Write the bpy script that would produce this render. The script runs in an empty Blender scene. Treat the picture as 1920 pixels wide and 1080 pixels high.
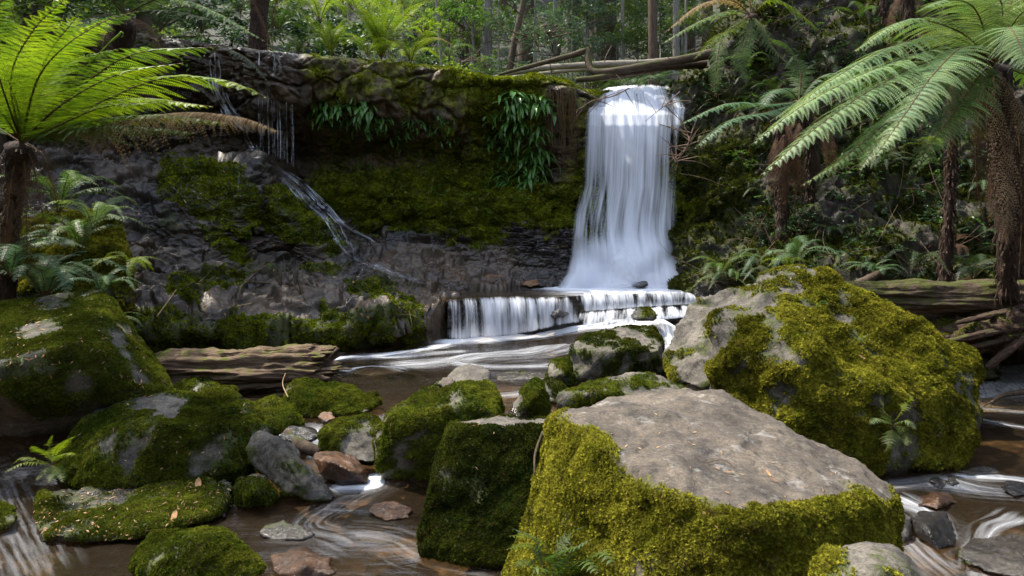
import bpy, bmesh, math, random
import numpy as np
from mathutils import Vector, Matrix

SC = bpy.context.scene
COL = SC.collection
R = math.radians

# ------------------------------------------------------------------ camera, light, exposure
H, F, HOR = 2.0, 1280.0, 400.0
cam = bpy.data.cameras.new('camera')
cam.lens, cam.sensor_width = 24.0, 36.0
cam.shift_y = -(540.0 - HOR) / 1920.0
cam.clip_start, cam.clip_end = 0.05, 500
cam_o = bpy.data.objects.new('camera', cam)
COL.objects.link(cam_o)
cam_o.location = (0, 0, H)
cam_o.rotation_euler = (R(90), 0, 0)
SC.camera = cam_o

SUN_EL, SUN_AZ = R(60), R(-62)          # azimuth measured from +Y towards +X
world = bpy.data.worlds.new('World')
SC.world = world
world.use_nodes = True
wn = world.node_tree
wn.nodes.clear()
sky = wn.nodes.new('ShaderNodeTexSky')
sky.sky_type = 'NISHITA'
sky.sun_disc = False
sky.sun_elevation = SUN_EL
sky.sun_rotation = SUN_AZ
bg = wn.nodes.new('ShaderNodeBackground')
bg.inputs['Strength'].default_value = 0.15
wo = wn.nodes.new('ShaderNodeOutputWorld')
hs = wn.nodes.new('ShaderNodeHueSaturation')     # thin high cloud: a paler, less blue sky
hs.inputs['Saturation'].default_value = .55
wn.links.new(sky.outputs[0], hs.inputs['Color'])
wn.links.new(hs.outputs[0], bg.inputs[0])
wn.links.new(bg.outputs[0], wo.inputs[0])
sun = bpy.data.lights.new('sun', 'SUN')
sun.energy = 2.3
sun.angle = R(0.6)
sun.color = (1.0, 0.93, 0.80)
sun_o = bpy.data.objects.new('sun', sun)
COL.objects.link(sun_o)
sd = Vector((math.sin(SUN_AZ) * math.cos(SUN_EL), math.cos(SUN_AZ) * math.cos(SUN_EL), math.sin(SUN_EL)))
sun_o.rotation_euler = sd.to_track_quat('Z', 'Y').to_euler()
SC.view_settings.view_transform = 'Standard'
SC.view_settings.look = 'None'
SC.view_settings.gamma = 1
SC.view_settings.use_curve_mapping = False
SC.view_settings.exposure = 2.12
SC.render.engine = 'CYCLES'
SC.cycles.use_denoising = True
SC.cycles.max_bounces = 7
SC.cycles.transparent_max_bounces = 24
SC.cycles.diffuse_bounces = 3
SC.cycles.glossy_bounces = 3
SC.cycles.transmission_bounces = 4
SC.cycles.caustics_reflective = False
SC.cycles.caustics_refractive = False
SC.cycles.sample_clamp_indirect = 4

# ------------------------------------------------------------------ helpers
def P(px, py, Y):
    """world point at photo pixel (px, py) and distance Y"""
    return np.array([(px - 960.0) / F * Y, Y, H - (py - HOR) / F * Y])

def PZ(px, py, z):
    return P(px, py, (H - z) * F / (py - HOR))

def tag(o, label=None, cat=None, group=None, kind=None):
    if label: o['label'] = label
    if cat: o['category'] = cat
    if group: o['group'] = group
    if kind: o['kind'] = kind
    return o

def smooth(a, b, x):
    t = np.clip((np.asarray(x, float) - a) / (b - a), 0, 1)
    return t * t * (3 - 2 * t)

def _h(ix, iy, iz, seed):
    h = (ix * 374761393 + iy * 668265263 + iz * 1274126177 + seed * 974634777) & 0xFFFFFFFF
    h = ((h ^ (h >> 13)) * 1274126177) & 0xFFFFFFFF
    h = ((h ^ (h >> 16)) * 2246822519) & 0xFFFFFFFF
    return (h ^ (h >> 15)) & 0xFFFFFFFF

def noise3(p, seed=0):
    p = np.asarray(p, float)
    i = np.floor(p).astype(np.int64)
    f = p - i
    w = f * f * f * (f * (f * 6 - 15) + 10)
    out = 0
    for dx in (0, 1):
        wx = w[..., 0] if dx else 1 - w[..., 0]
        for dy in (0, 1):
            wy = w[..., 1] if dy else 1 - w[..., 1]
            for dz in (0, 1):
                wz = w[..., 2] if dz else 1 - w[..., 2]
                h = _h(i[..., 0] + dx, i[..., 1] + dy, i[..., 2] + dz, seed)
                gx = (h & 1023) / 511.5 - 1
                gy = ((h >> 10) & 1023) / 511.5 - 1
                gz = ((h >> 20) & 1023) / 511.5 - 1
                out = out + wx * wy * wz * (gx * (f[..., 0] - dx) + gy * (f[..., 1] - dy) + gz * (f[..., 2] - dz))
    return out * 1.3

def fbm(p, sc=1.0, octv=4, seed=0, ridge=False):
    p = np.asarray(p, float) * sc
    a, out, tot = 1.0, 0, 0
    for k in range(octv):
        n = noise3(p, seed + k * 17)
        if ridge: n = 1 - 2 * np.abs(n)
        out = out + a * n
        tot += a
        a *= 0.5
        p = p * 2.03 + 7.1
    return out / tot

def plates(p, seed=0, jit=.9):
    """fractured blocks: a random step per cell and the distance to the nearest crack"""
    shp = p.shape[:-1]
    q = np.asarray(p, float).reshape(-1, 3)
    i = np.floor(q).astype(np.int64)
    d1 = np.full(len(q), 9.0); d2 = d1.copy(); val = np.zeros(len(q))
    for dx in (-1, 0, 1):
        for dy in (-1, 0, 1):
            for dz in (-1, 0, 1):
                c = i + [dx, dy, dz]
                h = _h(c[:, 0], c[:, 1], c[:, 2], seed)
                o = np.stack([(h & 1023), ((h >> 10) & 1023), ((h >> 20) & 1023)], 1) / 1023.0
                d = np.sqrt(((c + .5 + (o - .5) * jit - q) ** 2).sum(1))
                n = d < d1
                d2 = np.where(n, d1, np.minimum(d2, d)); val = np.where(n, ((h >> 5) & 1023) / 1023.0, val); d1 = np.where(n, d, d1)
    return val.reshape(shp), (d2 - d1).reshape(shp)

class Geo:
    """collects vertices and faces, links them as one mesh object"""
    def __init__(s): s.V, s.Fc, s.n = [], [], 0
    def add(s, V, Fc, mat=0):
        V = np.asarray(V, float).reshape(-1, 3)
        Fc = np.asarray(Fc, np.int64)
        s.V.append(V)
        s.Fc.append((Fc + s.n, mat))
        s.n += len(V)
    def mesh(s, name, mats, smooth_=True, attrs=None):
        me = bpy.data.meshes.new(name)
        V = np.concatenate(s.V)
        me.vertices.add(len(V))
        me.vertices.foreach_set('co', V.ravel())
        nl = sum(f.size for f, _ in s.Fc)
        npoly = sum(len(f) for f, _ in s.Fc)
        me.loops.add(nl)
        me.loops.foreach_set('vertex_index', np.concatenate([f.ravel() for f, _ in s.Fc]).astype(np.int32))
        me.polygons.add(npoly)
        tot = np.concatenate([np.full(len(f), f.shape[1]) for f, _ in s.Fc])
        st = np.concatenate([[0], np.cumsum(tot)[:-1]])
        me.polygons.foreach_set('loop_start', st.astype(np.int32))
        me.polygons.foreach_set('material_index', np.concatenate([np.full(len(f), m) for f, m in s.Fc]).astype(np.int32))
        if smooth_: me.polygons.foreach_set('use_smooth', np.ones(npoly, bool))
        me.update(calc_edges=True)
        for m in mats: me.materials.append(m)
        for k, a in (attrs or {}).items(): set_attr(me, k, a)
        return me
    def build(s, name, mats, parent=None, smooth_=True, attrs=None):
        return link(name, s.mesh(name, mats, smooth_, attrs), parent)

def set_attr(me, k, a):
    at = me.attributes.new(k, 'FLOAT', 'POINT')
    at.data.foreach_set('value', np.ascontiguousarray(a, np.float32).ravel())

def link(name, me, parent=None):
    o = bpy.data.objects.new(name, me)
    COL.objects.link(o)
    if parent is not None: o.parent = parent
    return o

def empty(name, loc=(0, 0, 0)):
    o = bpy.data.objects.new(name, None)
    o.empty_display_size = 0.1
    COL.objects.link(o)
    o.location = loc
    return o

def vnormals(me):
    n = np.empty(len(me.vertices) * 3, np.float32)
    me.vertex_normals.foreach_get('vector', n)
    return n.reshape(-1, 3).astype(float)

def coords(me):
    n = np.empty(len(me.vertices) * 3, np.float32)
    me.vertices.foreach_get('co', n)
    return n.reshape(-1, 3).astype(float)

def spline(ctrl, n):
    """Catmull-Rom through ctrl rows, n samples, roughly even spacing"""
    c = np.asarray(ctrl, float)
    if len(c) == 2:
        return c[0] + (c[1] - c[0]) * np.linspace(0, 1, n)[:, None]
    c = np.vstack([2 * c[0] - c[1], c, 2 * c[-1] - c[-2]])
    m = len(c) - 3
    t = np.linspace(0, m, 40 * m + 1)
    k = np.minimum(t.astype(int), m - 1)
    u = (t - k)[:, None]
    p0, p1, p2, p3 = c[k], c[k + 1], c[k + 2], c[k + 3]
    q = 0.5 * (2 * p1 + (p2 - p0) * u + (2 * p0 - 5 * p1 + 4 * p2 - p3) * u**2 + (3 * p1 - p0 - 3 * p2 + p3) * u**3)
    d = np.concatenate([[0], np.cumsum(np.linalg.norm(np.diff(q[:, :3], axis=0), axis=1))])
    s = np.linspace(0, d[-1], n)
    return np.stack([np.interp(s, d, q[:, j]) for j in range(q.shape[1])], 1)

def unit(v):
    return v / np.maximum(np.linalg.norm(v, axis=-1, keepdims=True), 1e-9)

def frames(pts, up=(0, 0, 1)):
    T = unit(np.gradient(pts, axis=0))
    S = unit(np.cross(T, np.asarray(up, float)) + 1e-6)
    U = unit(np.cross(S, T))
    return T, S, U

def tube_geo(ctrl, radii, seg=24, sides=8, rough=0.0, sc=4.0, seed=0, caps=True):
    pts = spline(np.asarray(ctrl, float), seg)
    r = np.interp(np.linspace(0, 1, seg), np.linspace(0, 1, len(radii)), radii)
    up = (0, 0, 1)
    if abs(unit(pts[-1] - pts[0])[2]) > .8: up = (0, 1, 0.01)
    T, S, U = frames(pts, up)
    a = np.linspace(0, 2 * np.pi, sides, endpoint=False)
    dirs = np.cos(a)[None, :, None] * S[:, None] + np.sin(a)[None, :, None] * U[:, None]
    V = pts[:, None] + dirs * r[:, None, None]
    if rough:
        V = V + dirs * (fbm(V, sc, 3, seed) * rough)[..., None] * np.minimum(1, r / r.max() + .2)[:, None, None]
    V = V.reshape(-1, 3)
    i = np.arange(seg - 1)[:, None] * sides
    j = np.arange(sides)[None, :]
    k = (j + 1) % sides
    Fq = np.stack([i + j, i + k, i + k + sides, i + j + sides], -1).reshape(-1, 4)
    Ft = np.zeros((0, 3), int)
    if caps:
        n = len(V)
        V = np.vstack([V, pts[0] - T[0] * r[0] * .3, pts[-1] + T[-1] * r[-1] * .5])
        jj = np.arange(sides); kk = (jj + 1) % sides
        b = (seg - 1) * sides
        Ft = np.vstack([np.stack([kk, jj, np.full(sides, n)], 1), np.stack([b + jj, b + kk, np.full(sides, n + 1)], 1)])
    return V, Fq, Ft

def add_tube(g, ctrl, radii, mat=0, **kw):
    V, Fq, Ft = tube_geo(ctrl, radii, **kw)
    n = g.n
    g.add(V, Fq, mat)
    if len(Ft): g.Fc.append((Ft + n, mat))

def tps(ctrl):
    """thin-plate surface through (x, y, value) rows"""
    c = np.asarray(ctrl, float)
    xy, v = c[:, :2] / 400.0, c[:, 2]
    def U(r2): return 0.5 * r2 * np.log(np.maximum(r2, 1e-12))
    n = len(c)
    K = U(((xy[:, None] - xy[None]) ** 2).sum(-1)) + np.eye(n) * 0.002
    Pm = np.hstack([np.ones((n, 1)), xy])
    A = np.block([[K, Pm], [Pm.T, np.zeros((3, 3))]])
    w = np.linalg.solve(A, np.concatenate([v, np.zeros(3)]))
    def f(x, y):
        q = np.stack([np.ravel(x), np.ravel(y)], 1) / 400.0
        out = np.empty(len(q))
        for s in range(0, len(q), 20000):
            b = q[s:s + 20000]
            out[s:s + 20000] = U(((b[:, None] - xy[None]) ** 2).sum(-1)) @ w[:n] + w[n] + b @ w[n + 1:]
        return out.reshape(np.shape(x))
    return f

def grid_faces(nr, nc):
    i = np.arange(nr - 1)[:, None] * nc
    j = np.arange(nc - 1)[None]
    return np.stack([i + j, i + nc + j, i + nc + j + 1, i + j + 1], -1).reshape(-1, 4)

def in_poly(x, y, poly):
    ins = np.zeros(np.shape(x), bool)
    n = len(poly)
    for k in range(n):
        x1, y1 = poly[k]; x2, y2 = poly[(k + 1) % n]
        c = ((y1 > y) != (y2 > y)) & (x < (x2 - x1) * (y - y1) / (y2 - y1 + 1e-9) + x1)
        ins ^= c
    return ins

def soft_poly(px, py, poly, r=16):
    return sum(in_poly(px + r * (.4 + .6 * (k % 3) / 2) * math.cos(k * 2.4), py + r * .7 * (.4 + .6 * (k % 3) / 2) * math.sin(k * 2.4), poly) for k in range(12)) / 12.0

def proj(V):
    """photo pixel of world points"""
    return 960 + V[..., 0] / V[..., 1] * F, HOR + (H - V[..., 2]) / V[..., 1] * F

# ------------------------------------------------------------------ material helpers
class NT:
    def __init__(s, name):
        s.m = bpy.data.materials.new(name)
        s.m.use_nodes = True
        s.t = s.m.node_tree
        s.t.nodes.clear()
    def n(s, typ, ins=None, **props):
        nd = s.t.nodes.new('ShaderNode' + typ)
        for k, v in props.items(): setattr(nd, k, v)
        for k, v in (ins or {}).items(): s.set(nd.inputs[k], v)
        return nd
    def set(s, sock, v):
        if hasattr(v, 'is_output'): s.t.links.new(v, sock)
        elif hasattr(v, 'outputs'): s.t.links.new(v.outputs[0], sock)
        else:
            if isinstance(v, tuple) and len(v) == 3 and sock.type == 'RGBA': v = v + (1,)
            sock.default_value = v
    def pos(s): return s.n('NewGeometry').outputs['Position']
    def obj(s): return s.n('TexCoord').outputs['Object']
    def mapv(s, v, sc): return s.n('Mapping', {'Vector': v, 'Scale': sc}).outputs[0]
    def noise(s, v, scale, detail=4, rough=.6, dist=0):
        return s.n('TexNoise', {'Vector': v, 'Scale': scale, 'Detail': detail, 'Roughness': rough, 'Distortion': dist}).outputs[0]
    def ramp(s, f, *stops, interp='LINEAR'):
        nd = s.n('ValToRGB', {'Fac': f})
        cr = nd.color_ramp
        cr.interpolation = interp
        while len(cr.elements) < len(stops): cr.elements.new(0.5)
        for e, (p, c) in zip(cr.elements, stops):
            e.position = p
            e.color = (c, c, c, 1) if not isinstance(c, tuple) else c + (1,)
        return nd.outputs[0]
    def mix(s, f, a, b, mode='MIX'):
        nd = s.n('Mix', data_type='RGBA', blend_type=mode)
        s.set(nd.inputs['Factor'], f); s.set(nd.inputs[6], a); s.set(nd.inputs[7], b)
        return nd.outputs[2]
    def math(s, op, a, b=0.0, c=None, clamp=False):
        nd = s.n('Math', operation=op, use_clamp=clamp)
        s.set(nd.inputs[0], a); s.set(nd.inputs[1], b)
        if c is not None: s.set(nd.inputs[2], c)
        return nd.outputs[0]
    def attr(s, name): return s.n('Attribute', attribute_name=name).outputs['Fac']
    def bump(s, h, strength=.5, dist=.02, normal=None):
        ins = {'Height': h, 'Strength': strength, 'Distance': dist}
        if normal is not None: ins['Normal'] = normal
        return s.n('Bump', ins).outputs[0]
    def out(s, sh):
        o = s.n('OutputMaterial')
        s.set(o.inputs['Surface'], sh)
        return s.m

def rock_material(name, c1, c2, c3, moss1, moss2, rough=.85, strata=0.0, bumpd=.02, lichen=(.26, .26, .22), warm=False, ts=1.0, lth=.61):
    N = NT(name)
    p = N.pos()
    n1 = N.noise(p, 1.7, 6, .6)
    n2 = N.noise(p, 11 * ts, 8, .7)
    n3 = N.noise(p, 55 * ts, 6, .75)
    if strata:
        ps = N.mapv(p, (1.2, 1.2, 9))
        n2 = N.math('MULTIPLY_ADD', N.noise(ps, 2.2, 8, .65, .6), strata, N.math('MULTIPLY', n2, 1 - strata))
    col = N.mix(N.ramp(n1, (.35, 0.), (.65, 1.)), c1, c2)
    col = N.mix(N.ramp(n2, (.52, 0.), (.68, 1.)), col, c3)
    col = N.mix(1.0, col, N.ramp(n3, (.34, .42), (.66, 1.45)), 'MULTIPLY')
    lich = N.math('MULTIPLY', N.ramp(N.noise(p, 6.5, 10, .75), (lth, 0.), (lth + .06, 1.)), .5)
    col = N.mix(lich, col, lichen)
    n4 = N.noise(p, 3.4, 10, .78, .3)
    col = N.mix(1.0, col, N.ramp(n4, (.38, .42), (.48, .9), (.56, 1.05), (.68, 1.4)), 'MULTIPLY')
    if warm: col = N.mix(N.math('MULTIPLY', N.attr('warm'), N.ramp(n2, (.35, .5), (.6, 1.))), col, N.mix(N.ramp(n1, (.35, 0.), (.65, 1.)), (.085, .060, .040), (.20, .137, .084)))
    wet = N.attr('wet')
    col = N.mix(wet, col, N.mix(1.0, col, (.42, .41, .41), 'MULTIPLY'))
    # moss film under the tufts
    mo = N.attr('moss')
    mf = N.ramp(N.math('ADD', mo, N.math('MULTIPLY', N.math('SUBTRACT', N.noise(p, 16, 6, .7), .5), .9)), (.24, 0.), (.46, 1.))
    mc = N.mix(N.ramp(N.noise(p, 4.5, 6, .65), (.38, 0.), (.62, 1.)), moss1, moss2)
    mc = N.mix(1.0, mc, N.ramp(N.noise(p, 90, 3, .8), (.32, .35), (.68, 1.5)), 'MULTIPLY')
    col = N.mix(mf, col, mc)
    r = N.math('SUBTRACT', rough, N.math('MULTIPLY', N.math('MULTIPLY', wet, N.math('SUBTRACT', 1.0, mf)), rough - .15), clamp=True)
    h = N.math('ADD', N.math('MULTIPLY', n2, 1.0), N.math('MULTIPLY', n3, .45))
    h = N.math('ADD', h, N.math('MULTIPLY', n4, 1.2))
    h = N.math('ADD', h, N.math('MULTIPLY', N.math('MULTIPLY', mf, N.noise(p, 70, 4, .8)), .9))
    b = N.n('BsdfPrincipled', {'Base Color': col, 'Roughness': r, 'Normal': N.bump(h, .8, bumpd)})
    b.inputs['Specular IOR Level'].default_value = .45
    return N.out(b)

MOSSD, MOSSG = (.018, .022, .005), (.055, .068, .008)
M_ROCK = rock_material('boulder_stone', (.066, .057, .044), (.135, .117, .093), (.040, .035, .029), MOSSD, MOSSG, bumpd=.016)
M_TAN = rock_material('tan_slab_stone', (.064, .051, .038), (.118, .094, .069), (.034, .029, .026), (.05, .045, .012), (.09, .09, .012), bumpd=.014, lichen=(.27, .26, .24), lth=.57)
M_DARK = rock_material('dark_wet_stone', (.022, .020, .018), (.056, .048, .039), (.013, .012, .011), MOSSD, MOSSG, rough=.6, strata=.4, bumpd=.022, lichen=(.12, .10, .08), warm=True, ts=.5)
M_CLIFF = rock_material('cliff_stone', (.080, .056, .034), (.16, .11, .064), (.035, .025, .017), (.050, .055, .006), (.20, .20, .012), rough=.8, strata=.3, bumpd=.03, lichen=(.10, .10, .04), ts=.5)
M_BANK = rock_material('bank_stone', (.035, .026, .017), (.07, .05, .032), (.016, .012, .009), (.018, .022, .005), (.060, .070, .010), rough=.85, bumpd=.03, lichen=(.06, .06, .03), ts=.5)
M_ORANGE = rock_material('rusty_stone', (.10, .045, .018), (.18, .09, .04), (.06, .03, .018), MOSSD, MOSSG, rough=.5)

def moss_material(name, ca, cb, cc, k=1.0):
    N = NT(name)
    p = N.pos()
    rnd = N.n('ObjectInfo').outputs['Random']
    c = N.mix(N.ramp(N.noise(p, 3.2, 5, .6), (.38, 0.), (.6, 1.)), ca, cb)
    c = N.mix(N.ramp(N.noise(p, 9, 5, .7), (.55, 0.), (.7, .8)), c, cc)
    c = N.mix(1.0, c, N.ramp(N.noise(p, 1.7, 7, .7, .4), (.36, .42), (.48, .85), (.64, 1.3)), 'MULTIPLY')
    c = N.mix(N.ramp(N.noise(p, 14, 6, .75), (.56, 0.), (.66, .75)), c, (.085, .055, .022))
    c = N.mix(1.0, c, N.ramp(rnd, (0., .55), (1., 1.5)), 'MULTIPLY')
    d = N.n('BsdfDiffuse', {'Color': c})
    t = N.n('BsdfTranslucent', {'Color': c})
    return N.out(N.n('MixShader', {'Fac': .3, 1: d, 2: t}))

MM_GOLD = moss_material('golden_moss', (.125, .130, .012), (.26, .245, .026), (.062, .046, .014))
MM_GREEN = moss_material('green_moss', (.058, .082, .008), (.135, .15, .015), (.045, .036, .013))
MM_BRIGHTENED = moss_material('brightened_moss', (.085, .115, .008), (.20, .23, .012), (.07, .055, .014))  # green moss lightened in colour to offset the shade on cliff and slope
MM_DARK = moss_material('dark_moss', (.026, .040, .007), (.065, .075, .009), (.026, .022, .008))

def leaf_material(name, ca, cb, trans=.45, rough=.45, spec=.3, vary=.5):
    N = NT(name)
    p = N.pos()
    c = N.mix(N.ramp(N.noise(p, 5.0, 3, .6), (.35, 0.), (.65, 1.)), ca, cb)
    c = N.mix(1.0, c, N.ramp(N.noise(p, 45, 2, .6), (.3, 1 - vary * .5), (.7, 1 + vary * .5)), 'MULTIPLY')
    b = N.n('BsdfPrincipled', {'Base Color': c, 'Roughness': rough})
    b.inputs['Specular IOR Level'].default_value = spec
    t = N.n('BsdfTranslucent', {'Color': N.mix(1.0, c, (1.15, 1.1, .55), 'MULTIPLY')})
    return N.out(N.n('MixShader', {'Fac': trans, 1: b, 2: t}))

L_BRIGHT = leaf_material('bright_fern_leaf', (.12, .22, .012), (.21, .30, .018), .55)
L_LIME = leaf_material('mid_bright_fern_leaf', (.07, .15, .012), (.13, .22, .018), .5)
L_MID = leaf_material('green_fern_leaf', (.05, .12, .022), (.09, .17, .03), .4)
L_BLUE = leaf_material('blue_green_fern_leaf', (.05, .125, .06), (.10, .19, .085), .3, .5, .35)
L_PALE = leaf_material('pale_fern_leaf', (.10, .19, .075), (.20, .29, .11), .4, .5, .35)
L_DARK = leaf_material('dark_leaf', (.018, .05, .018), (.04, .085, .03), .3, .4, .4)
L_STRAP = leaf_material('strap_leaf', (.055, .15, .03), (.12, .25, .05), .35, .3, .5)
L_DEAD = leaf_material('dead_fern_leaf', (.19, .125, .08), (.31, .23, .155), .4, .7, .1)
L_DEADD = leaf_material('dark_dead_fern_leaf', (.045, .025, .016), (.11, .062, .036), .25, .8, .1)
L_FOREST = leaf_material('forest_leaf', (.055, .11, .028), (.14, .20, .04), .4, .45, .35)
L_BLUEF = leaf_material('bluish_forest_leaf', (.045, .095, .065), (.09, .15, .09), .35, .4, .45)
L_LITTER = leaf_material('fallen_leaf', (.30, .13, .05), (.48, .32, .17), .2, .6, .2)

def bark_material(name, c1, c2, moss=.0, stretch=(5, 5, .7), mossc=(.07, .085, .012), msc=3.5):
    N = NT(name)
    p = N.obj()
    n = N.noise(N.mapv(p, stretch), 6, 8, .7)
    c = N.mix(N.ramp(n, (.35, 0.), (.65, 1.)), c1, c2)
    if moss:
        up = N.n('SeparateXYZ', {0: N.n('NewGeometry').outputs['Normal']}).outputs['Z']
        f = N.math('ADD', N.math('MULTIPLY', up, .14), N.noise(p, msc, 8, .72))
        c = N.mix(N.ramp(f, (.72 - moss * .3, 0.), (.80 - moss * .3, 1.)), c, N.mix(N.noise(p, 60, 3), mossc, (.025, .03, .006)))
    b = N.n('BsdfPrincipled', {'Base Color': c, 'Roughness': .85, 'Normal': N.bump(n, 1.0, .02)})
    b.inputs['Specular IOR Level'].default_value = .25
    return N.out(b)

B_GREY = bark_material('grey_bark', (.10, .09, .075), (.24, .22, .19), .2)
B_BROWN = bark_material('brown_bark', (.04, .028, .018), (.11, .075, .05), .25)
B_MOSSY = bark_material('mossy_bark', (.035, .024, .016), (.10, .07, .045), .58, (1.5, 5, 5), (.075, .08, .014))
B_PALE = bark_material('pale_dead_wood', (.13, .11, .085), (.30, .26, .20), .3, (1.0, 6, 6))
B_ROT = bark_material('rotten_wood', (.045, .028, .018), (.19, .125, .08), .34, (.7, 6, 14), (.13, .14, .016), 7)
B_FERN = bark_material('fern_trunk_fibre', (.012, .008, .006), (.070, .040, .026), .0, (9, 9, 1.2))
B_STEM = bark_material('fern_stem', (.05, .028, .014), (.13, .075, .03), 0, (3, 3, 3))
B_TWIG = bark_material('twig_wood', (.07, .045, .03), (.19, .13, .09), 0, (3, 3, 3))
B_STRAW = bark_material('straw_twig', (.28, .18, .09), (.42, .29, .16), 0, (3, 3, 3))

# ------------------------------------------------------------------ moss tufts scattered on a surface
def tuft_source(name, mat, blades=12, seed=0):
    rng = np.random.default_rng(seed)
    g = Geo()
    for k in range(blades):
        a = rng.uniform(0, 6.28)
        lean = rng.uniform(.15, 1.0)
        hgt = rng.uniform(.55, 1.1)
        d = np.array([math.cos(a), math.sin(a), 0])
        s = np.array([-math.sin(a), math.cos(a), 0])
        b = d * rng.uniform(0, .35)
        m = b + d * lean * .5 * hgt + np.array([0, 0, .6 * hgt])
        t = b + d * lean * hgt + np.array([0, 0, .85 * hgt])
        w = .12
        g.add([b - s * w * .5, b + s * w * .5, m + s * w, m - s * w, t], [[0, 1, 2, 3]])
        g.Fc.append((np.array([[3, 2, 4]]) + g.n - 5, 0))
    return bpy.data.objects.new(name, g.mesh(name, [mat], False))   # never linked: only a source

TUFTS = {k: tuft_source('moss_tuft', m, seed=i) for i, (k, m) in enumerate({'gold': MM_GOLD, 'green': MM_GREEN, 'dark': MM_DARK, 'brightened': MM_BRIGHTENED}.items())}

def scatter_group(name, src, density, size, seed, align=True, attr='moss', lo=.45, hi=.85, tilt=.6):
    ng = bpy.data.node_groups.new(name, 'GeometryNodeTree')
    ng.interface.new_socket('Geometry', in_out='INPUT', socket_type='NodeSocketGeometry')
    ng.interface.new_socket('Geometry', in_out='OUTPUT', socket_type='NodeSocketGeometry')
    N, L = ng.nodes, ng.links
    gi, go = N.new('NodeGroupInput'), N.new('NodeGroupOutput')
    at = N.new('GeometryNodeInputNamedAttribute'); at.data_type = 'FLOAT'; at.inputs['Name'].default_value = attr
    mr = N.new('ShaderNodeMapRange')
    mr.inputs['From Min'].default_value = lo; mr.inputs['From Max'].default_value = hi
    mr.inputs['To Max'].default_value = density
    L.new(at.outputs['Attribute'], mr.inputs['Value'])
    dp = N.new('GeometryNodeDistributePointsOnFaces')
    dp.distribute_method = 'RANDOM'
    dp.inputs['Seed'].default_value = seed
    L.new(gi.outputs[0], dp.inputs['Mesh']); L.new(mr.outputs[0], dp.inputs['Density'])
    oi = N.new('GeometryNodeObjectInfo'); oi.inputs['Object'].default_value = src
    io = N.new('GeometryNodeInstanceOnPoints')
    L.new(dp.outputs['Points'], io.inputs['Points']); L.new(oi.outputs['Geometry'], io.inputs['Instance'])
    rr = N.new('FunctionNodeRandomValue'); rr.data_type = 'FLOAT_VECTOR'
    rr.inputs[0].default_value = (-tilt, -tilt, -3.14); rr.inputs[1].default_value = (tilt, tilt, 3.14)
    ro = N.new('FunctionNodeRotateRotation'); ro.rotation_space = 'LOCAL'
    e2r = N.new('FunctionNodeEulerToRotation')
    L.new(rr.outputs[0], e2r.inputs[0])
    if align: L.new(dp.outputs['Rotation'], ro.inputs[0])
    L.new(e2r.outputs[0], ro.inputs[1])
    L.new(ro.outputs[0], io.inputs['Rotation'])
    rs = N.new('FunctionNodeRandomValue'); rs.data_type = 'FLOAT'
    rs.inputs[2].default_value = size * .6; rs.inputs[3].default_value = size * 1.35
    L.new(rs.outputs[1], io.inputs['Scale'])
    L.new(io.outputs[0], go.inputs[0])
    return ng

_sg = {}
def add_moss(o, kind='gold', density=3500, size=.026, lo=.45, hi=.8):
    key = (kind, density, size, lo, hi)
    if key not in _sg:
        _sg[key] = scatter_group('moss_scatter', TUFTS[kind], density, size, len(_sg), lo=lo, hi=hi)
    m = link('moss', o.data, o)
    md = m.modifiers.new('moss', 'NODES')
    md.node_group = _sg[key]
    m['kind'] = 'stuff'
    return m
# ------------------------------------------------------------------ the ground (one sheet under everything, rising to the forest hill)
def ground_z(X, Y):
    z = np.full(np.shape(X), -.62)
    back = smooth(14.6, 15.6, Y)
    hill = 4.25 + np.maximum(0, Y - 17) * .20 + np.maximum(0, Y - 24) * .22 + np.maximum(0, Y - 45) * .3
    hill = hill + smooth(-1.5, -9, X) * (Y - 13) * .10 + smooth(5, 14, X) * 3.5
    z = z * (1 - back) + hill * back
    side = smooth(7.2, 11.5, np.abs(X)) * smooth(2.0, 8.0, Y) * (1 - back)
    z = z + side * (4.2 + .25 * np.maximum(0, np.abs(X) - 8))
    z = z + (1 - smooth(2.0, 8.0, Y)) * smooth(9, 16, np.abs(X)) * 2.5
    # gully sides, shaped around and behind the camera to block low sky light
    rim = np.maximum(0, np.sqrt((X / 1.0) ** 2 + ((Y - 6) / 1.1) ** 2) - 12.0) * (1 - smooth(9, 14, Y))
    return z + np.minimum(rim * .95, 16)

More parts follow.
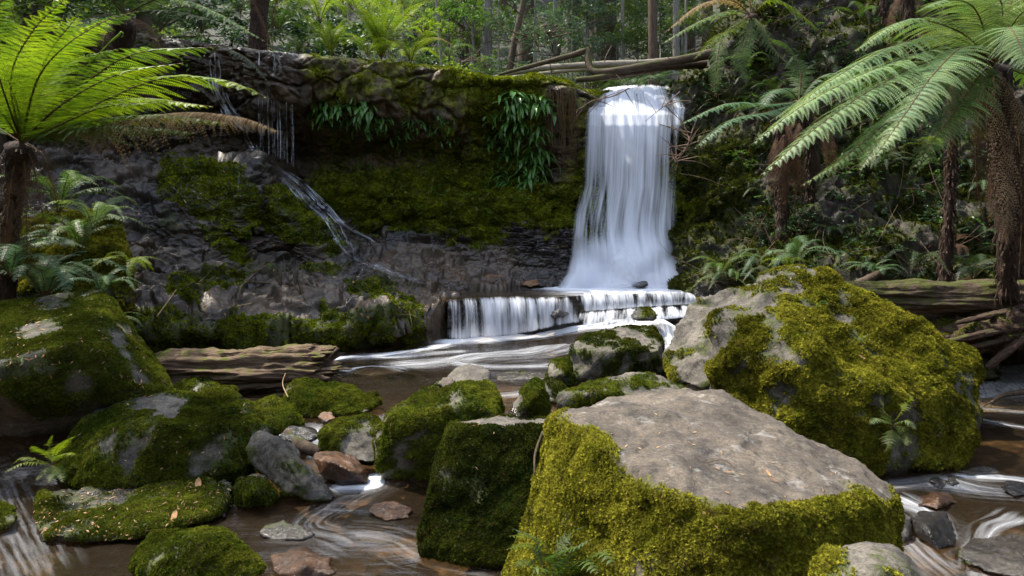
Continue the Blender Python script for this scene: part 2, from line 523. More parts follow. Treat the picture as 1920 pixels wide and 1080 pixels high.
def build_ground():
    xs = np.concatenate([np.linspace(-90, -16, 22)[:-1], np.linspace(-16, 16, 200), np.linspace(16, 90, 22)[1:]])
    ys = np.concatenate([np.linspace(-40, -2, 10)[:-1], np.linspace(-2, 30, 200), np.linspace(30, 130, 40)[1:]])
    X, Y = np.meshgrid(xs, ys)
    Z = ground_z(X, Y)
    V = np.stack([X, Y, Z], -1)
    n = fbm(V * [1, 1, 0], .5, 5, 3)
    V[..., 2] += n * np.where(Y > 14.6, .5, .12)
    N = NT('forest_floor_and_bed')
    p = N.pos()
    z = N.n('SeparateXYZ', {0: p}).outputs['Z']
    n1 = N.noise(p, 2.2, 8, .65); n2 = N.noise(p, 14, 6, .7)
    bed = N.mix(N.ramp(n1, (.35, 0.), (.65, 1.)), (.085, .055, .028), (.21, .14, .075))
    bed = N.mix(N.ramp(n2, (.45, 0.), (.7, 1.)), bed, (.05, .032, .018))
    vo = N.n('TexVoronoi', {'Vector': p, 'Scale': 7})
    bed = N.mix(1.0, bed, N.ramp(vo.outputs['Distance'], (.1, 1.2), (.55, .35)), 'MULTIPLY')
    fl = N.mix(N.ramp(n1, (.4, 0.), (.6, 1.)), (.011, .009, .005), (.013, .019, .006))
    fl = N.mix(N.ramp(n2, (.55, 0.), (.7, 1.)), fl, (.024, .016, .010))
    c = N.mix(N.ramp(z, (0., 0.), (.25, 1.)), bed, fl)
    b = N.n('BsdfPrincipled', {'Base Color': c, 'Roughness': .85, 'Normal': N.bump(n2, .8, .06)})
    g = Geo(); g.add(V, grid_faces(len(ys), len(xs))[:, ::-1])
    o = g.build('ground', [N.out(b)])
    tag(o, kind='structure')
build_ground()

# ------------------------------------------------------------------ rock sheets: cliff, slope, right bank
def sheet(name, mat, px0, px1, top, bot, depth, nx, ny, disp, moss, wet, tail_top=None, tail_bot=None, kind='structure', seed=0, warm=None):
    """top, bot: lists of (px, py); depth: (px, py, Y) rows; tails: extra rows of (dx, dy, dz) added to the edge"""
    a = np.linspace(px0, px1, nx)
    ty = np.interp(a, *np.array(top, float).T)
    by = np.interp(a, *np.array(bot, float).T)
    t = np.linspace(0, 1, ny)[:, None]
    PY = ty * (1 - t) + by * t
    PX = np.broadcast_to(a, PY.shape)
    D = tps(depth)(PX, PY)
    V = np.stack([(PX - 960) / F * D, D, H - (PY - HOR) / F * D], -1)
    rows, PXs, PYs = [V], [PX], [PY]
    if tail_bot:
        for d in tail_bot:
            rows.append(V[-1:] + np.array(d)); PXs.append(PX[-1:]); PYs.append(PY[-1:] + 3)
            if len(d) and d[2] < -5: pass
    if tail_top:
        for d in tail_top:
            rows.insert(0, V[:1] + np.array(d)); PXs.insert(0, PX[:1]); PYs.insert(0, PY[:1] - 3)
    V = np.concatenate(rows); PX = np.concatenate(PXs); PY = np.concatenate(PYs)
    nr = V.shape[0]
    du = np.gradient(V, axis=1); dv = np.gradient(V, axis=0)
    Nn = unit(np.cross(dv, du))
    if (Nn[..., 1] > 0).mean() > .5: Nn = -Nn
    V = V + Nn * disp(V, PX, PY)[..., None]
    du = np.gradient(V, axis=1); dv = np.gradient(V, axis=0)
    N2 = unit(np.cross(dv, du))
    if (N2[..., 1] > 0).mean() > .5: N2 = -N2
    g = Geo()
    g.add(V, grid_faces(nr, nx))
    mo = np.clip(moss(V, PX, PY, N2), 0, 1)
    we = np.clip(wet(V, PX, PY, N2), 0, 1) * np.ones(mo.shape)
    at_ = {'moss': mo.ravel(), 'wet': we.ravel()}
    if warm is not None: at_['warm'] = np.clip(warm(V, PX, PY), 0, 1).ravel()
    o = g.build(name, [mat], attrs=at_)
    tag(o, kind=kind)
    return o

def ledges(V, h=.30, seed=0, dip=(0, 0)):
    """thin overhanging beds: each bed leans out a little further at its top edge"""
    w = fbm(V, .7, 3, seed) * 2.2 + fbm(V, 2.6, 3, seed + 1) * .9
    zz = (V[..., 2] + V[..., 0] * dip[0] + V[..., 1] * dip[1]) / h + w
    k = np.floor(zz)
    s = zz - k
    a = .5 + .5 * np.sin(k * 12.9898 + np.floor(fbm(V, .9, 2, seed + 2) * 6) * 4.1)
    return (s ** 1.6 * (1 - smooth(.88, 1.0, s))) * (.35 + a)

def strata(V, sc=(1.1, 1.1, 7.0), seed=0, octv=4):
    q = V * np.array(sc)
    q = q + fbm(V, .8, 2, seed + 5)[..., None] * .8
    return fbm(q, 1.0, octv, seed, ridge=True)

def polys(PX, PY, lst, soft=1):
    m = np.zeros(PX.shape)
    for w, poly in lst:
        m = np.maximum(m, w * in_poly(PX, PY, poly))
    return m

# cliff wall, an amphitheatre under an overhanging mossy cap
CL_TOP = [(-400, 40), (200, 55), (400, 82), (470, 92), (540, 100), (640, 108), (700, 116), (840, 130), (890, 140), (940, 150), (1000, 141), (1060, 152), (1098, 172), (1280, 172), (1340, 168)]
CL_DEPTH = [(-400, 60, 11.5), (0, 60, 12), (200, 60, 12.5), (400, 85, 12.3), (540, 100, 12.2), (700, 116, 12.7), (840, 132, 13.2), (940, 150, 13.2), (1000, 142, 13.1), (1060, 152, 13.2), (1110, 175, 13.7), (1280, 172, 13.9), (1340, 168, 13.8),
    (400, 140, 12.4), (480, 165, 12.2), (540, 190, 12.3), (700, 195, 12.7), (840, 205, 13.15), (940, 205, 13.2), (1060, 200, 13.3),
    (400, 230, 12.9), (480, 250, 13.1), (560, 250, 13.6), (700, 250, 13.95), (840, 255, 14.0), (950, 260, 13.75), (1060, 280, 13.7), (560, 310, 13.7), (700, 310, 13.95), (840, 320, 13.95),
    (560, 370, 13.5), (700, 370, 13.5), (840, 390, 13.6), (950, 390, 13.6), (1060, 400, 13.6), (1110, 300, 13.8), (1200, 300, 13.8), (1300, 300, 13.8), (1200, 450, 13.4), (1300, 500, 13.1), (1100, 500, 13.3),
    (560, 490, 13.9), (840, 520, 13.6), (1060, 520, 13.4), (-400, 330, 11.5), (200, 330, 12.4), (400, 330, 12.6), (0, 330, 12)]
def cliff_disp(V, PX, PY):
    s = strata(V, seed=11)
    pv, pc = plates((V + .25 * fbm(V, 1.2, 3, 16)[..., None]) * [1.4, 1.4, 3.2], 12)
    qv, qc = plates((V + .1 * fbm(V, 2, 3, 17)[..., None]) * [4, 4, 9], 13)
    d = .10 * ledges(V, .42, 12) + .20 * pv * smooth(0, .12, pc) + .07 * qv * smooth(0, .15, qc) + .36 * fbm(V, 1.1, 4, 2) + .08 * fbm(V, 6, 4, 4)
    # hanging lumps under the cap, root drip lines
    cap = np.exp(-((PY - np.interp(PX, *np.array(CL_TOP, float).T) - 45) / 45) ** 2)
    d = d + cap * .14 * fbm(V * [1, 1, .35], 5, 3, 8)
    # protruding mossy shelf
    d = d + .18 * np.exp(-((PY - 385 - 15 * np.sin(PX / 60)) / 28) ** 2) * smooth(520, 600, PX)
    d = d * smooth(-3, 12, PY - np.interp(PX, *np.array(CL_TOP, float).T)) + .04 * fbm(V, 4, 3, 9)
    return d
def cliff_moss(V, PX, PY, Nn):
    ty = np.interp(PX, *np.array(CL_TOP, float).T)
    m = .32 + 1.2 * fbm(V, 1.5, 4, 21) + .25 * np.maximum(Nn[..., 2], 0)
    m = m + .70 * np.exp(-((PY - 385) / 66) ** 2) * smooth(560, 680, PX)
    m = m + .65 * smooth(800, 900, PX) * (1 - smooth(1040, 1100, PX)) * (1 - smooth(60, 120, PY - ty))
    m = m + .35 * (1 - smooth(3, 10, PY - ty)) * smooth(600, 760, PX)
    m = m + .3 * smooth(770, 860, PX) * (1 - smooth(940, 980, PX)) * smooth(230, 300, PY) * (1 - smooth(430, 470, PY))
    m = m * (1 - .8 * np.exp(-((PX - 1035) / 28) ** 2) * smooth(150, 165, PY) * (1 - smooth(330, 400, PY)))
    m = m - .6 * (1 - smooth(540, 600, PX)) - .3 * smooth(480, 520, PY)
    return m
cliff = sheet('cliff_wall', M_CLIFF, -400, 1345, CL_TOP, [(-400, 340), (480, 360), (560, 500), (840, 500), (1345, 560)], CL_DEPTH, 720, 200,
    cliff_disp, cliff_moss, lambda V, PX, PY, Nn: .25 + .5 * (1 - smooth(540, 590, PX)) + smooth(980, 1080, PX) * .8 + .6 * smooth(400, 450, PY) * smooth(700, 760, PX),
    tail_top=[(0, .25, .03), (0, .8, .06), (0, 1.8, .08), (0, 3.5, .1)])
add_moss(cliff, 'brightened', 900, .042, lo=.45, hi=.95)

# dark wet slope on the left, running down to a long ledge beside the pool
SL_TOP = [(-400, 290), (100, 297), (200, 300), (300, 300), (440, 303), (482, 306), (500, 325), (540, 345), (600, 390), (650, 425), (700, 428), (850, 422), (1000, 430), (1075, 440)]
SL_BOT = [(-400, 590), (250, 590), (420, 588), (520, 592), (620, 588), (740, 582), (805, 574), (870, 548), (920, 541), (1000, 538), (1075, 536)]
SL_DEPTH = [(-400, 590, 8.2), (-400, 300, 9.5), (-400, 450, 8.6), (100, 590, 8.5), (250, 590, 8.8), (420, 590, 9.2), (620, 588, 9.9), (740, 580, 10.3), (838, 564, 10.75),
    (300, 545, 9.5), (500, 535, 10.5), (700, 545, 11.0), (830, 542, 11.8), (900, 541, 12.1), (1000, 538, 12.4), (1075, 536, 12.5),
    (150, 480, 9.2), (300, 470, 10.2), (450, 480, 10.8), (560, 490, 11.5), (700, 505, 11.9), (850, 500, 12.9), (1000, 500, 13.0), (1060, 500, 13.0),
    (100, 300, 10.5), (200, 310, 11.2), (310, 305, 11.5), (440, 310, 11.5), (482, 315, 11.5), (300, 400, 10.6), (400, 400, 10.7), (470, 380, 10.9), (478, 425, 10.95), (495, 440, 11.3), (515, 330, 12.2), (550, 400, 11.7), (600, 450, 11.6), (645, 480, 11.8), (600, 395, 12.6), (650, 430, 13.3), (680, 470, 12.7), (750, 450, 13.3), (850, 440, 13.4), (960, 440, 13.4), (1060, 450, 13.3)]
def slope_disp(V, PX, PY):
    s = strata(V, (1.3, 1.3, 8.0), seed=31)
    pv, pc = plates((V + .25 * fbm(V, 1.2, 3, 36)[..., None]) * [1.1, 1.3, 3.6], 32)
    qv, qc = plates((V + .08 * fbm(V, 2, 3, 37)[..., None]) * [3.2, 3.2, 10], 33)
    d = .20 * pv * smooth(0, .10, pc) + .085 * qv * smooth(0, .16, qc) - .12 + .10 * ledges(V, .26, 32, (.1, -.15)) + .05 * ledges(V, .11, 36, (.1, -.2)) + .22 * fbm(V, 1.2, 4, 33) + .06 * fbm(V, 6, 5, 34)
    hump = in_poly(PX, PY, [(300, 298), (485, 300), (482, 432), (430, 400), (350, 385), (300, 370)])
    d = d + .10 * hump * np.abs(fbm(V, 3.0, 3, 40)) * 2
    # thin bowl-shaped beds sweeping round to the foot of the falls
    chute = smooth(520, 640, PX) * smooth(400, 440, PY) * (1 - smooth(528, 545, PY))
    rr = np.sqrt(((PX - 1010) / 3.0) ** 2 + (PY - 250) ** 2)
    th = np.arctan2(PY - 250, (PX - 1010) / 3.0)
    bed = rr / 13 + 1.4 * fbm(V, 1.3, 4, 38)
    q = np.stack([bed, th * 5, th * 0], -1)
    saw = bed - np.floor(bed)
    k = np.floor(bed)
    amp_ = .5 + .5 * np.sin(k * 7.3 + np.floor(th * 7 + fbm(V, 1.5, 2, 39) * 3) * 2.7)
    d = d * (1 - .75 * chute) + chute * (.24 * amp_ * (1 - saw) ** .7 * smooth(0, .08, saw) + .06 * fbm(q, 1.2, 4, 35, ridge=True) + .03 * fbm(V, 9, 3, 37))
    return d
SL_POLY = [(1.0, [(303, 303), (350, 300), (440, 306), (462, 322), (476, 372), (490, 430), (455, 445), (410, 425), (350, 395), (300, 372)]),
    (.95, [(485, 352), (540, 350), (600, 415), (640, 465), (648, 490), (560, 455), (500, 438)]),
    (.9, [(365, 418), (400, 425), (440, 455), (472, 500), (440, 505), (395, 460)]),
    (.85, [(320, 522), (480, 515), (440, 545), (310, 548)]), (.95, [(310, 545), (380, 550), (375, 575), (315, 575)]),
    (.8, [(640, 535), (700, 540), (790, 560), (800, 585), (700, 580)]), (.85, [(410, 585), (440, 580), (520, 590), (500, 600), (415, 600)]),
    (.8, [(600, 560), (640, 575), (655, 592), (605, 592)]), (.7, [(560, 500), (650, 505), (640, 520), (560, 515)]),
    (.7, [(850, 440), (930, 430), (960, 450), (900, 470)]), (.7, [(870, 465), (960, 470), (1000, 500), (930, 500)]), (.6, [(690, 520), (790, 525), (780, 540), (700, 540)])]
def slope_moss(V, PX, PY, Nn):
    jx, jy = 18 * fbm(V, 2.2, 3, 51), 14 * fbm(V, 2.2, 3, 52)
    m = polys(PX + jx, PY + jy, SL_POLY)
    m = m * (.72 + 1.1 * fbm(V, 4, 3, 55)) + .75 * fbm(V, 2.0, 4, 53) + .10
    m = np.where(PY > 585, m + .48, m)
    m = m - .5 * smooth(660, 720, PX) * smooth(450, 480, PY) * (1 - smooth(525, 540, PY))
    return m
slope = sheet('rock_slope', M_DARK, -400, 1075, SL_TOP, SL_BOT, SL_DEPTH, 760, 230, slope_disp, slope_moss,
    lambda V, PX, PY, Nn: .35 + .9 * fbm(V, 1.4, 4, 60) + .6 * smooth(820, 920, PX) + .3 * (1 - smooth(300, 480, PX)) + .35 * smooth(600, 700, PX),
    warm=lambda V, PX, PY: .25 + 1.2 * fbm(V, 1.2, 4, 61) + .9 * smooth(640, 740, PX) * (1 - smooth(930, 1000, PX)) * smooth(455, 485, PY) + .2 * smooth(480, 520, PY) * (1 - smooth(585, 592, PY)),
    tail_top=[(0, .15, .02), (0, .5, .02), (0, 1.4, -.05), (0, 2.6, -.1)],
    tail_bot=[(0, -.06, -.04), (0, -.12, -.10), (.0, -.15, -.18), (0, -.14, -.27), (0, -.08, -.36), (0, .0, -.45), (0, .06, -.54), (0, .08, -.63), (0, .08, -.75), (0, .1, -.9), (0, .1, -1.3)])
add_moss(slope, 'brightened', 1700, .030, lo=.42, hi=.9)

# right bank behind the boulders, steep, dark and overgrown
RB_TOP = [(1262, 175), (1290, 172), (1320, 150), (1350, 115), (1400, 70), (1440, 0), (1480, -60), (1600, -130), (2300, -130)]
RB_DEPTH = [(1262, 560, 12.6), (1270, 540, 12.4), (1400, 540, 11.2), (1500, 545, 10.3), (1700, 560, 9.9), (1920, 580, 9.6), (2300, 600, 9.2), (1290, 400, 13.2), (1262, 300, 13.7), (1340, 300, 13.1),
    (1400, 400, 12.4), (1420, 300, 12.5), (1600, 400, 11.3), (1800, 400, 10.8), (2300, 400, 9.9), (1262, 175, 14.0), (1290, 170, 13.9), (1350, 130, 13.9), (1400, 100, 13.5), (1450, 0, 13.8), (1600, 200, 12.2), (1600, 0, 13.5), (1900, 200, 11.7), (1900, 0, 12.6), (2300, 0, 12), (1600, -130, 14.4), (2300, -130, 13), (2300, 200, 11)]
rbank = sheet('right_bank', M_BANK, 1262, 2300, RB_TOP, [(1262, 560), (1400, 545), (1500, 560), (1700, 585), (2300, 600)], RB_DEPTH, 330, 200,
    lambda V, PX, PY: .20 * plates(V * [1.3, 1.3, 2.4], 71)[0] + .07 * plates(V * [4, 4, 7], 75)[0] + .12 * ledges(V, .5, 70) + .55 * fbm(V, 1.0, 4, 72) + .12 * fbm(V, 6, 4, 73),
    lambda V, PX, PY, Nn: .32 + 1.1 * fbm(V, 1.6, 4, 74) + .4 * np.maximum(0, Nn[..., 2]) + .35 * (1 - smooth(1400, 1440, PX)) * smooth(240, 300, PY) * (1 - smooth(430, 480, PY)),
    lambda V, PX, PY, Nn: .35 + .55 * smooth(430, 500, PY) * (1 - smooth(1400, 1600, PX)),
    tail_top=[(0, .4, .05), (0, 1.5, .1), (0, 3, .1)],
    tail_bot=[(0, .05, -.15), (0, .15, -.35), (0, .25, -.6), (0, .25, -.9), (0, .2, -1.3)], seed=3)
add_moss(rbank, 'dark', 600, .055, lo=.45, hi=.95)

# gravel shore at the far right
def build_shore():
    xs, ys = np.linspace(3.6, 9.5, 90), np.linspace(7.9, 10.6, 50)
    X, Y = np.meshgrid(xs, ys)
    Z = -.30 + .17 * smooth(8.25 + .1 * np.sin(X * 3), 8.6, Y) + .05 * fbm(np.stack([X, Y, X * 0], -1), 2, 5, 5)
    g = Geo(); g.add(np.stack([X, Y, Z], -1), grid_faces(50, 90)[:, ::-1])
    N = NT('grey_gravel')
    p = N.pos()
    v = N.n('TexVoronoi', {'Vector': p, 'Scale': 38})
    c = N.mix(1.0, N.ramp(v.outputs['Color'], (.2, (.10, .10, .10)), (.8, (.27, .26, .25))), N.ramp(N.noise(p, 3, 5), (.3, .6), (.7, 1.2)), 'MULTIPLY')
    b = N.n('BsdfPrincipled', {'Base Color': c, 'Roughness': .6, 'Normal': N.bump(v.outputs['Distance'], .7, .03)})
    tag(g.build('gravel_shore', [N.out(b)]), kind='structure')
build_shore()
# ------------------------------------------------------------------ water
# cascade edge (top) and foot, as world curves
CT = np.array([P(838, 562, 10.72), P(870, 559, 10.82), P(900, 557, 10.95), P(950, 556, 11.0), P(1000, 557, 11.05), P(1055, 556, 11.15), P(1075, 551, 11.3), P(1150, 547, 11.5), P(1230, 545, 11.7), P(1310, 547, 11.9)])
_r = np.random.default_rng(2)
CT = spline(CT, 40); CT[:, 1] += .10 * fbm(np.stack([np.arange(40) * .35, np.zeros(40), np.zeros(40)], 1), 1, 3, 8) * 2; CT[:, 2] += .025 * fbm(np.stack([np.arange(40) * .6, np.zeros(40), np.ones(40)], 1), 1, 2, 8)
CB = np.array([P(842, 637, 10.5), P(870, 637, 10.55), P(900, 634, 10.6), P(960, 629, 10.7), P(1005, 620, 10.8), P(1060, 608, 10.95), P(1110, 603, 11.0), P(1160, 598, 11.1), P(1240, 590, 11.3), P(1315, 583, 11.55)])

STREAK = []   # (ctrl points (x, y), width, strength)
def foam_field(X, Y, strokes):
    """foam strength and flow coordinates (along, across) of the strongest stroke"""
    f = np.zeros(X.shape); fu = X * 1.0; fv = Y * 1.0
    for n, (pts, w, s) in enumerate(strokes):
        p = spline(np.array([(q[0], q[1], 0) for q in pts], float), 70)[:, :2]
        T = unit(np.gradient(p, axis=0))
        L = np.concatenate([[0], np.cumsum(np.linalg.norm(np.diff(p, axis=0), axis=1))])
        d2 = np.full(X.shape, 1e9); u = np.zeros(X.shape); v = np.zeros(X.shape)
        for i in range(70):
            dx, dy = X - p[i, 0], Y - p[i, 1]
            d = dx * dx + dy * dy
            m = d < d2
            d2 = np.where(m, d, d2)
            u = np.where(m, L[i] + dx * T[i, 0] + dy * T[i, 1], u); v = np.where(m, dx * T[i, 1] - dy * T[i, 0], v)
        g = s * np.exp(-d2 / w ** 2 * 1.2)
        m = g > f
        f = np.where(m, g, f); fu = np.where(m, u + n * 7.3, fu); fv = np.where(m, v + n * 3.1, fv)
    return f, fu, fv

def G(px, py, z=0.0):
    p = PZ(px, py, z)
    return (p[0], p[1])

def water_z(X, Y):
    # right side of the mid pool climbs towards the right end of the cascade
    up = .30 * smooth(-.4, 2.9, X) * smooth(9.9, 11.2, Y)
    step = smooth(6.0, 6.5, Y + .35 * np.sin(X * 1.3) + .25 * smooth(-2.5, -4.5, X)) * (1 - smooth(2.3, 2.9, X + .0 * Y))
    return -.25 + .25 * step + up

def water_material(name, deep=(.085, .056, .030), foamc=(.72, .74, .78)):
    N = NT(name)
    p = N.pos()
    ps = N.mapv(p, (.55, 2.6, 1))
    r1 = N.noise(ps, 2.2, 5, .55, .8)
    r2 = N.noise(N.mapv(p, (1.3, 5.0, 1)), 3.5, 5, .6, .5)
    foam = N.attr('foam')
    fl = N.n('CombineXYZ', {0: N.attr('fu'), 1: N.attr('fv')}).outputs[0]
    st = N.noise(N.mapv(fl, (.7, 10.0, 1)), 2.2, 6, .55, .12)
    ff = N.math('MULTIPLY_ADD', N.math('SUBTRACT', st, .5), 1.9, foam)
    ff = N.math('MULTIPLY', N.ramp(ff, (.05, 0.), (.6, .42), (1.5, 1.)), N.ramp(foam, (.02, 0.), (.6, 1.)))
    h = N.math('ADD', N.math('MULTIPLY', r1, 1.0), N.math('MULTIPLY', r2, .45))
    nrm = N.bump(h, .22, .05)
    gl = N.n('BsdfGlossy', {'Color': (1, 1, 1), 'Roughness': .16, 'Normal': nrm})
    tr = N.n('BsdfTransparent', {'Color': (.82, .70, .52)})
    df = N.n('BsdfDiffuse', {'Color': deep, 'Normal': nrm})
    body = N.n('MixShader', {'Fac': .12, 1: tr, 2: df})
    fr = N.n('Fresnel', {'IOR': 1.33, 'Normal': nrm})
    w = N.n('MixShader', {'Fac': N.math('MULTIPLY_ADD', fr, 1.0, .02, clamp=True), 1: body, 2: gl})
    fo = N.n('BsdfDiffuse', {'Color': foamc})
    return N.out(N.n('MixShader', {'Fac': N.math('MULTIPLY', ff, .93), 1: w, 2: fo}))
M_WATER = water_material('stream_water')

def build_stream():
    xs = np.linspace(-7, 9.5, 400); ys = np.linspace(1.6, 12.2, 300)
    X, Y = np.meshgrid(xs, ys)
    Z = water_z(X, Y)
    # keep behind the cascade foot only, water ends at the ledge
    nn = fbm(np.stack([X * .8, Y * 2.2, X * 0], -1), 1.6, 4, 9)
    strokes = [([G(845, 640), G(960, 634), G(1080, 612, .15), G(1200, 602, .25), G(1320, 592, .3)], .30, 1.25),
        ([G(850, 645), G(800, 655), G(740, 664), G(660, 670), G(600, 675)], .16, .75),
        ([G(1240, 618, .2), G(1120, 640, .1), G(1000, 664), G(880, 676), G(760, 684)], .36, .46),
        ([G(1040, 684), G(985, 688), G(900, 688), G(830, 680)], .16, .45),
        ([G(680, 672), G(760, 668), G(860, 660)], .16, .5),
        ([G(640, 700), G(700, 692), G(750, 695)], .12, .55),
        ([G(940, 742), G(1000, 735)], .12, .5),
        ([G(1240, 600, .2), G(1262, 640, .1), G(1250, 680)], .18, .8),
        # lower left rapids
        ([G(590, 805, -.05), G(600, 825, -.15), G(608, 840, -.2)], .10, .9),
        ([G(640, 915, -.25), G(695, 912, -.25), G(705, 895, -.25)], .11, 1.0),
        ([G(700, 905, -.25), G(640, 940, -.25), G(580, 985, -.25), G(640, 1010, -.25)], .24, .22),
        ([G(560, 1000, -.25), G(720, 1010, -.25), G(790, 1040, -.25), G(900, 1060, -.25)], .24, .20),
        ([G(0, 930, -.25), G(30, 1000, -.25), G(60, 1060, -.25)], .26, .25),
        ([G(400, 955, -.25), G(470, 945, -.25)], .06, .4),
        # right rapids
        ([G(1640, 905, -.2), G(1720, 900, -.2), G(1800, 905, -.2), G(1930, 915, -.2)], .18, .36),
        ([G(1700, 935, -.2), G(1740, 950, -.2), G(1760, 985, -.2)], .14, .5),
        ([G(1700, 1000, -.2), G(1760, 1050, -.2), G(1830, 1080, -.2), G(1850, 990, -.2), G(1900, 960, -.2)], .15, .36),
        ([G(1800, 885, -.2), G(1880, 885, -.2), G(1960, 895, -.2)], .08, .6),
        ([G(1840, 780, -.2), G(1900, 790, -.2), G(1980, 800, -.2)], .10, .35), ([G(1850, 760, -.2), G(1960, 768, -.2)], .10, .3)]
    foam, fu, fv = foam_field(X, Y, strokes)
    Z = Z + .018 * nn * (1 + 2.5 * foam) + foam * .015
    # low standing swells over hidden rocks
    for (px, py, z, w, a) in ((1020, 655, .05, .30, .10), (1065, 655, .05, .22, .09), (890, 675, 0, .35, .07), (950, 668, 0, .3, .06), (705, 697, 0, .35, .045), (1700, 925, -.22, .22, .05), (1770, 900, -.22, .2, .06)):
        q = G(px, py, z)
        Z = Z + a * np.exp(-(((X - q[0]) / w) ** 2 + ((Y - q[1]) / (w * .7)) ** 2))
    g = Geo(); g.add(np.stack([X, Y, Z], -1), grid_faces(300, 400)[:, ::-1])
    o = g.build('stream_water', [M_WATER], attrs={'foam': foam.ravel(), 'fu': fu.ravel(), 'fv': fv.ravel()})
    tag(o, kind='structure')
build_stream()

def build_upper_pool():
    n = 120
    u = np.linspace(0, 1, n)
    front = spline(CT, n)
    ext = np.array([P(790, 556, 10.9)])
    back = spline([P(760, 541, 12.2), P(1040, 538, 12.8), P(1180, 532, 13.3), P(1420, 536, 12.8)], n)
    m = 60
    t = np.linspace(0, 1, m)[:, None, None]
    V = front[None] * (1 - t) + back[None] * t
    V[..., 2] = .655 + .012 * fbm(V * [1, 2.5, 1], 2.0, 4, 6) - .02 * (1 - smooth(0, .12, t[..., 0]))
    X, Y = V[..., 0], V[..., 1]
    base = P(1170, 532, 12.6)
    foam = 1.8 * np.exp(-((X - base[0]) / 1.4) ** 2 - (np.minimum(0, Y - 12.5) / .6) ** 2) + .35 * smooth(0, 1.2, X)
    g = Geo(); g.add(V, grid_faces(m, n)[:, ::-1])
    tag(g.build('upper_pool_water', [M_WATER], attrs={'foam': foam.ravel(), 'fu': X.ravel(), 'fv': Y.ravel()}), kind='structure')
build_upper_pool()

def fall_material(name, su=60, sv=1.2, lo=.40, hi=.66, col=(.80, .83, .90)):
    N = NT(name)
    uv = N.n('UVMap').outputs[0]
    a = N.noise(N.mapv(uv, (su, sv, 1)), 1.0, 6, .62, .15)
    b = N.noise(N.mapv(uv, (su * .28, sv * .8, 1)), 1.0, 4, .55, .3)
    n = N.math('MULTIPLY_ADD', N.math('SUBTRACT', a, .5), 1.0, N.math('MULTIPLY', N.math('SUBTRACT', b, .5), 1.2))
    n = N.math('MULTIPLY', n, N.math('SUBTRACT', 1.0, N.attr('soft')))
    d = N.attr('dens')
    f = N.ramp(N.math('ADD', n, d), (lo, 0.), (hi, 1.))
    f = N.math('MULTIPLY', f, N.ramp(d, (.05, 0.), (.45, 1.)))
    df = N.n('BsdfDiffuse', {'Color': col})
    tl = N.n('BsdfTranslucent', {'Color': col})
    w = N.n('MixShader', {'Fac': .38, 1: df, 2: tl})
    tr = N.n('BsdfTransparent')
    return N.out(N.n('MixShader', {'Fac': N.math('MULTIPLY', f, .96), 1: tr, 2: w}))
M_FALL = fall_material('falling_water', 46, 1.1, .28, .95)
M_CURT = fall_material('curtain_water', 46, .7, .24, .86)
M_THIN = fall_material('thin_water', 30, 1.5, .35, .75)

def uv_grid(me, nr, nc):
    uv = me.uv_layers.new(name='UVMap')
    vi = np.empty(len(me.loops), np.int32)
    me.loops.foreach_get('vertex_index', vi)
    u = (vi % nc) / (nc - 1.0)
    v = (vi // nc) / (nr - 1.0)
    uv.data.foreach_set('uv', np.stack([u, v], 1).ravel().astype(np.float32))

def flow_sheet(name, V, dens, mat, parent=None, soft=None):
    nr, nc = V.shape[:2]
    g = Geo(); g.add(V, grid_faces(nr, nc))
    o = g.build(name, [mat], parent=parent, attrs={'dens': dens.ravel(), 'soft': (dens * 0 if soft is None else soft).ravel()})
    uv_grid(o.data, nr, nc)
    return o

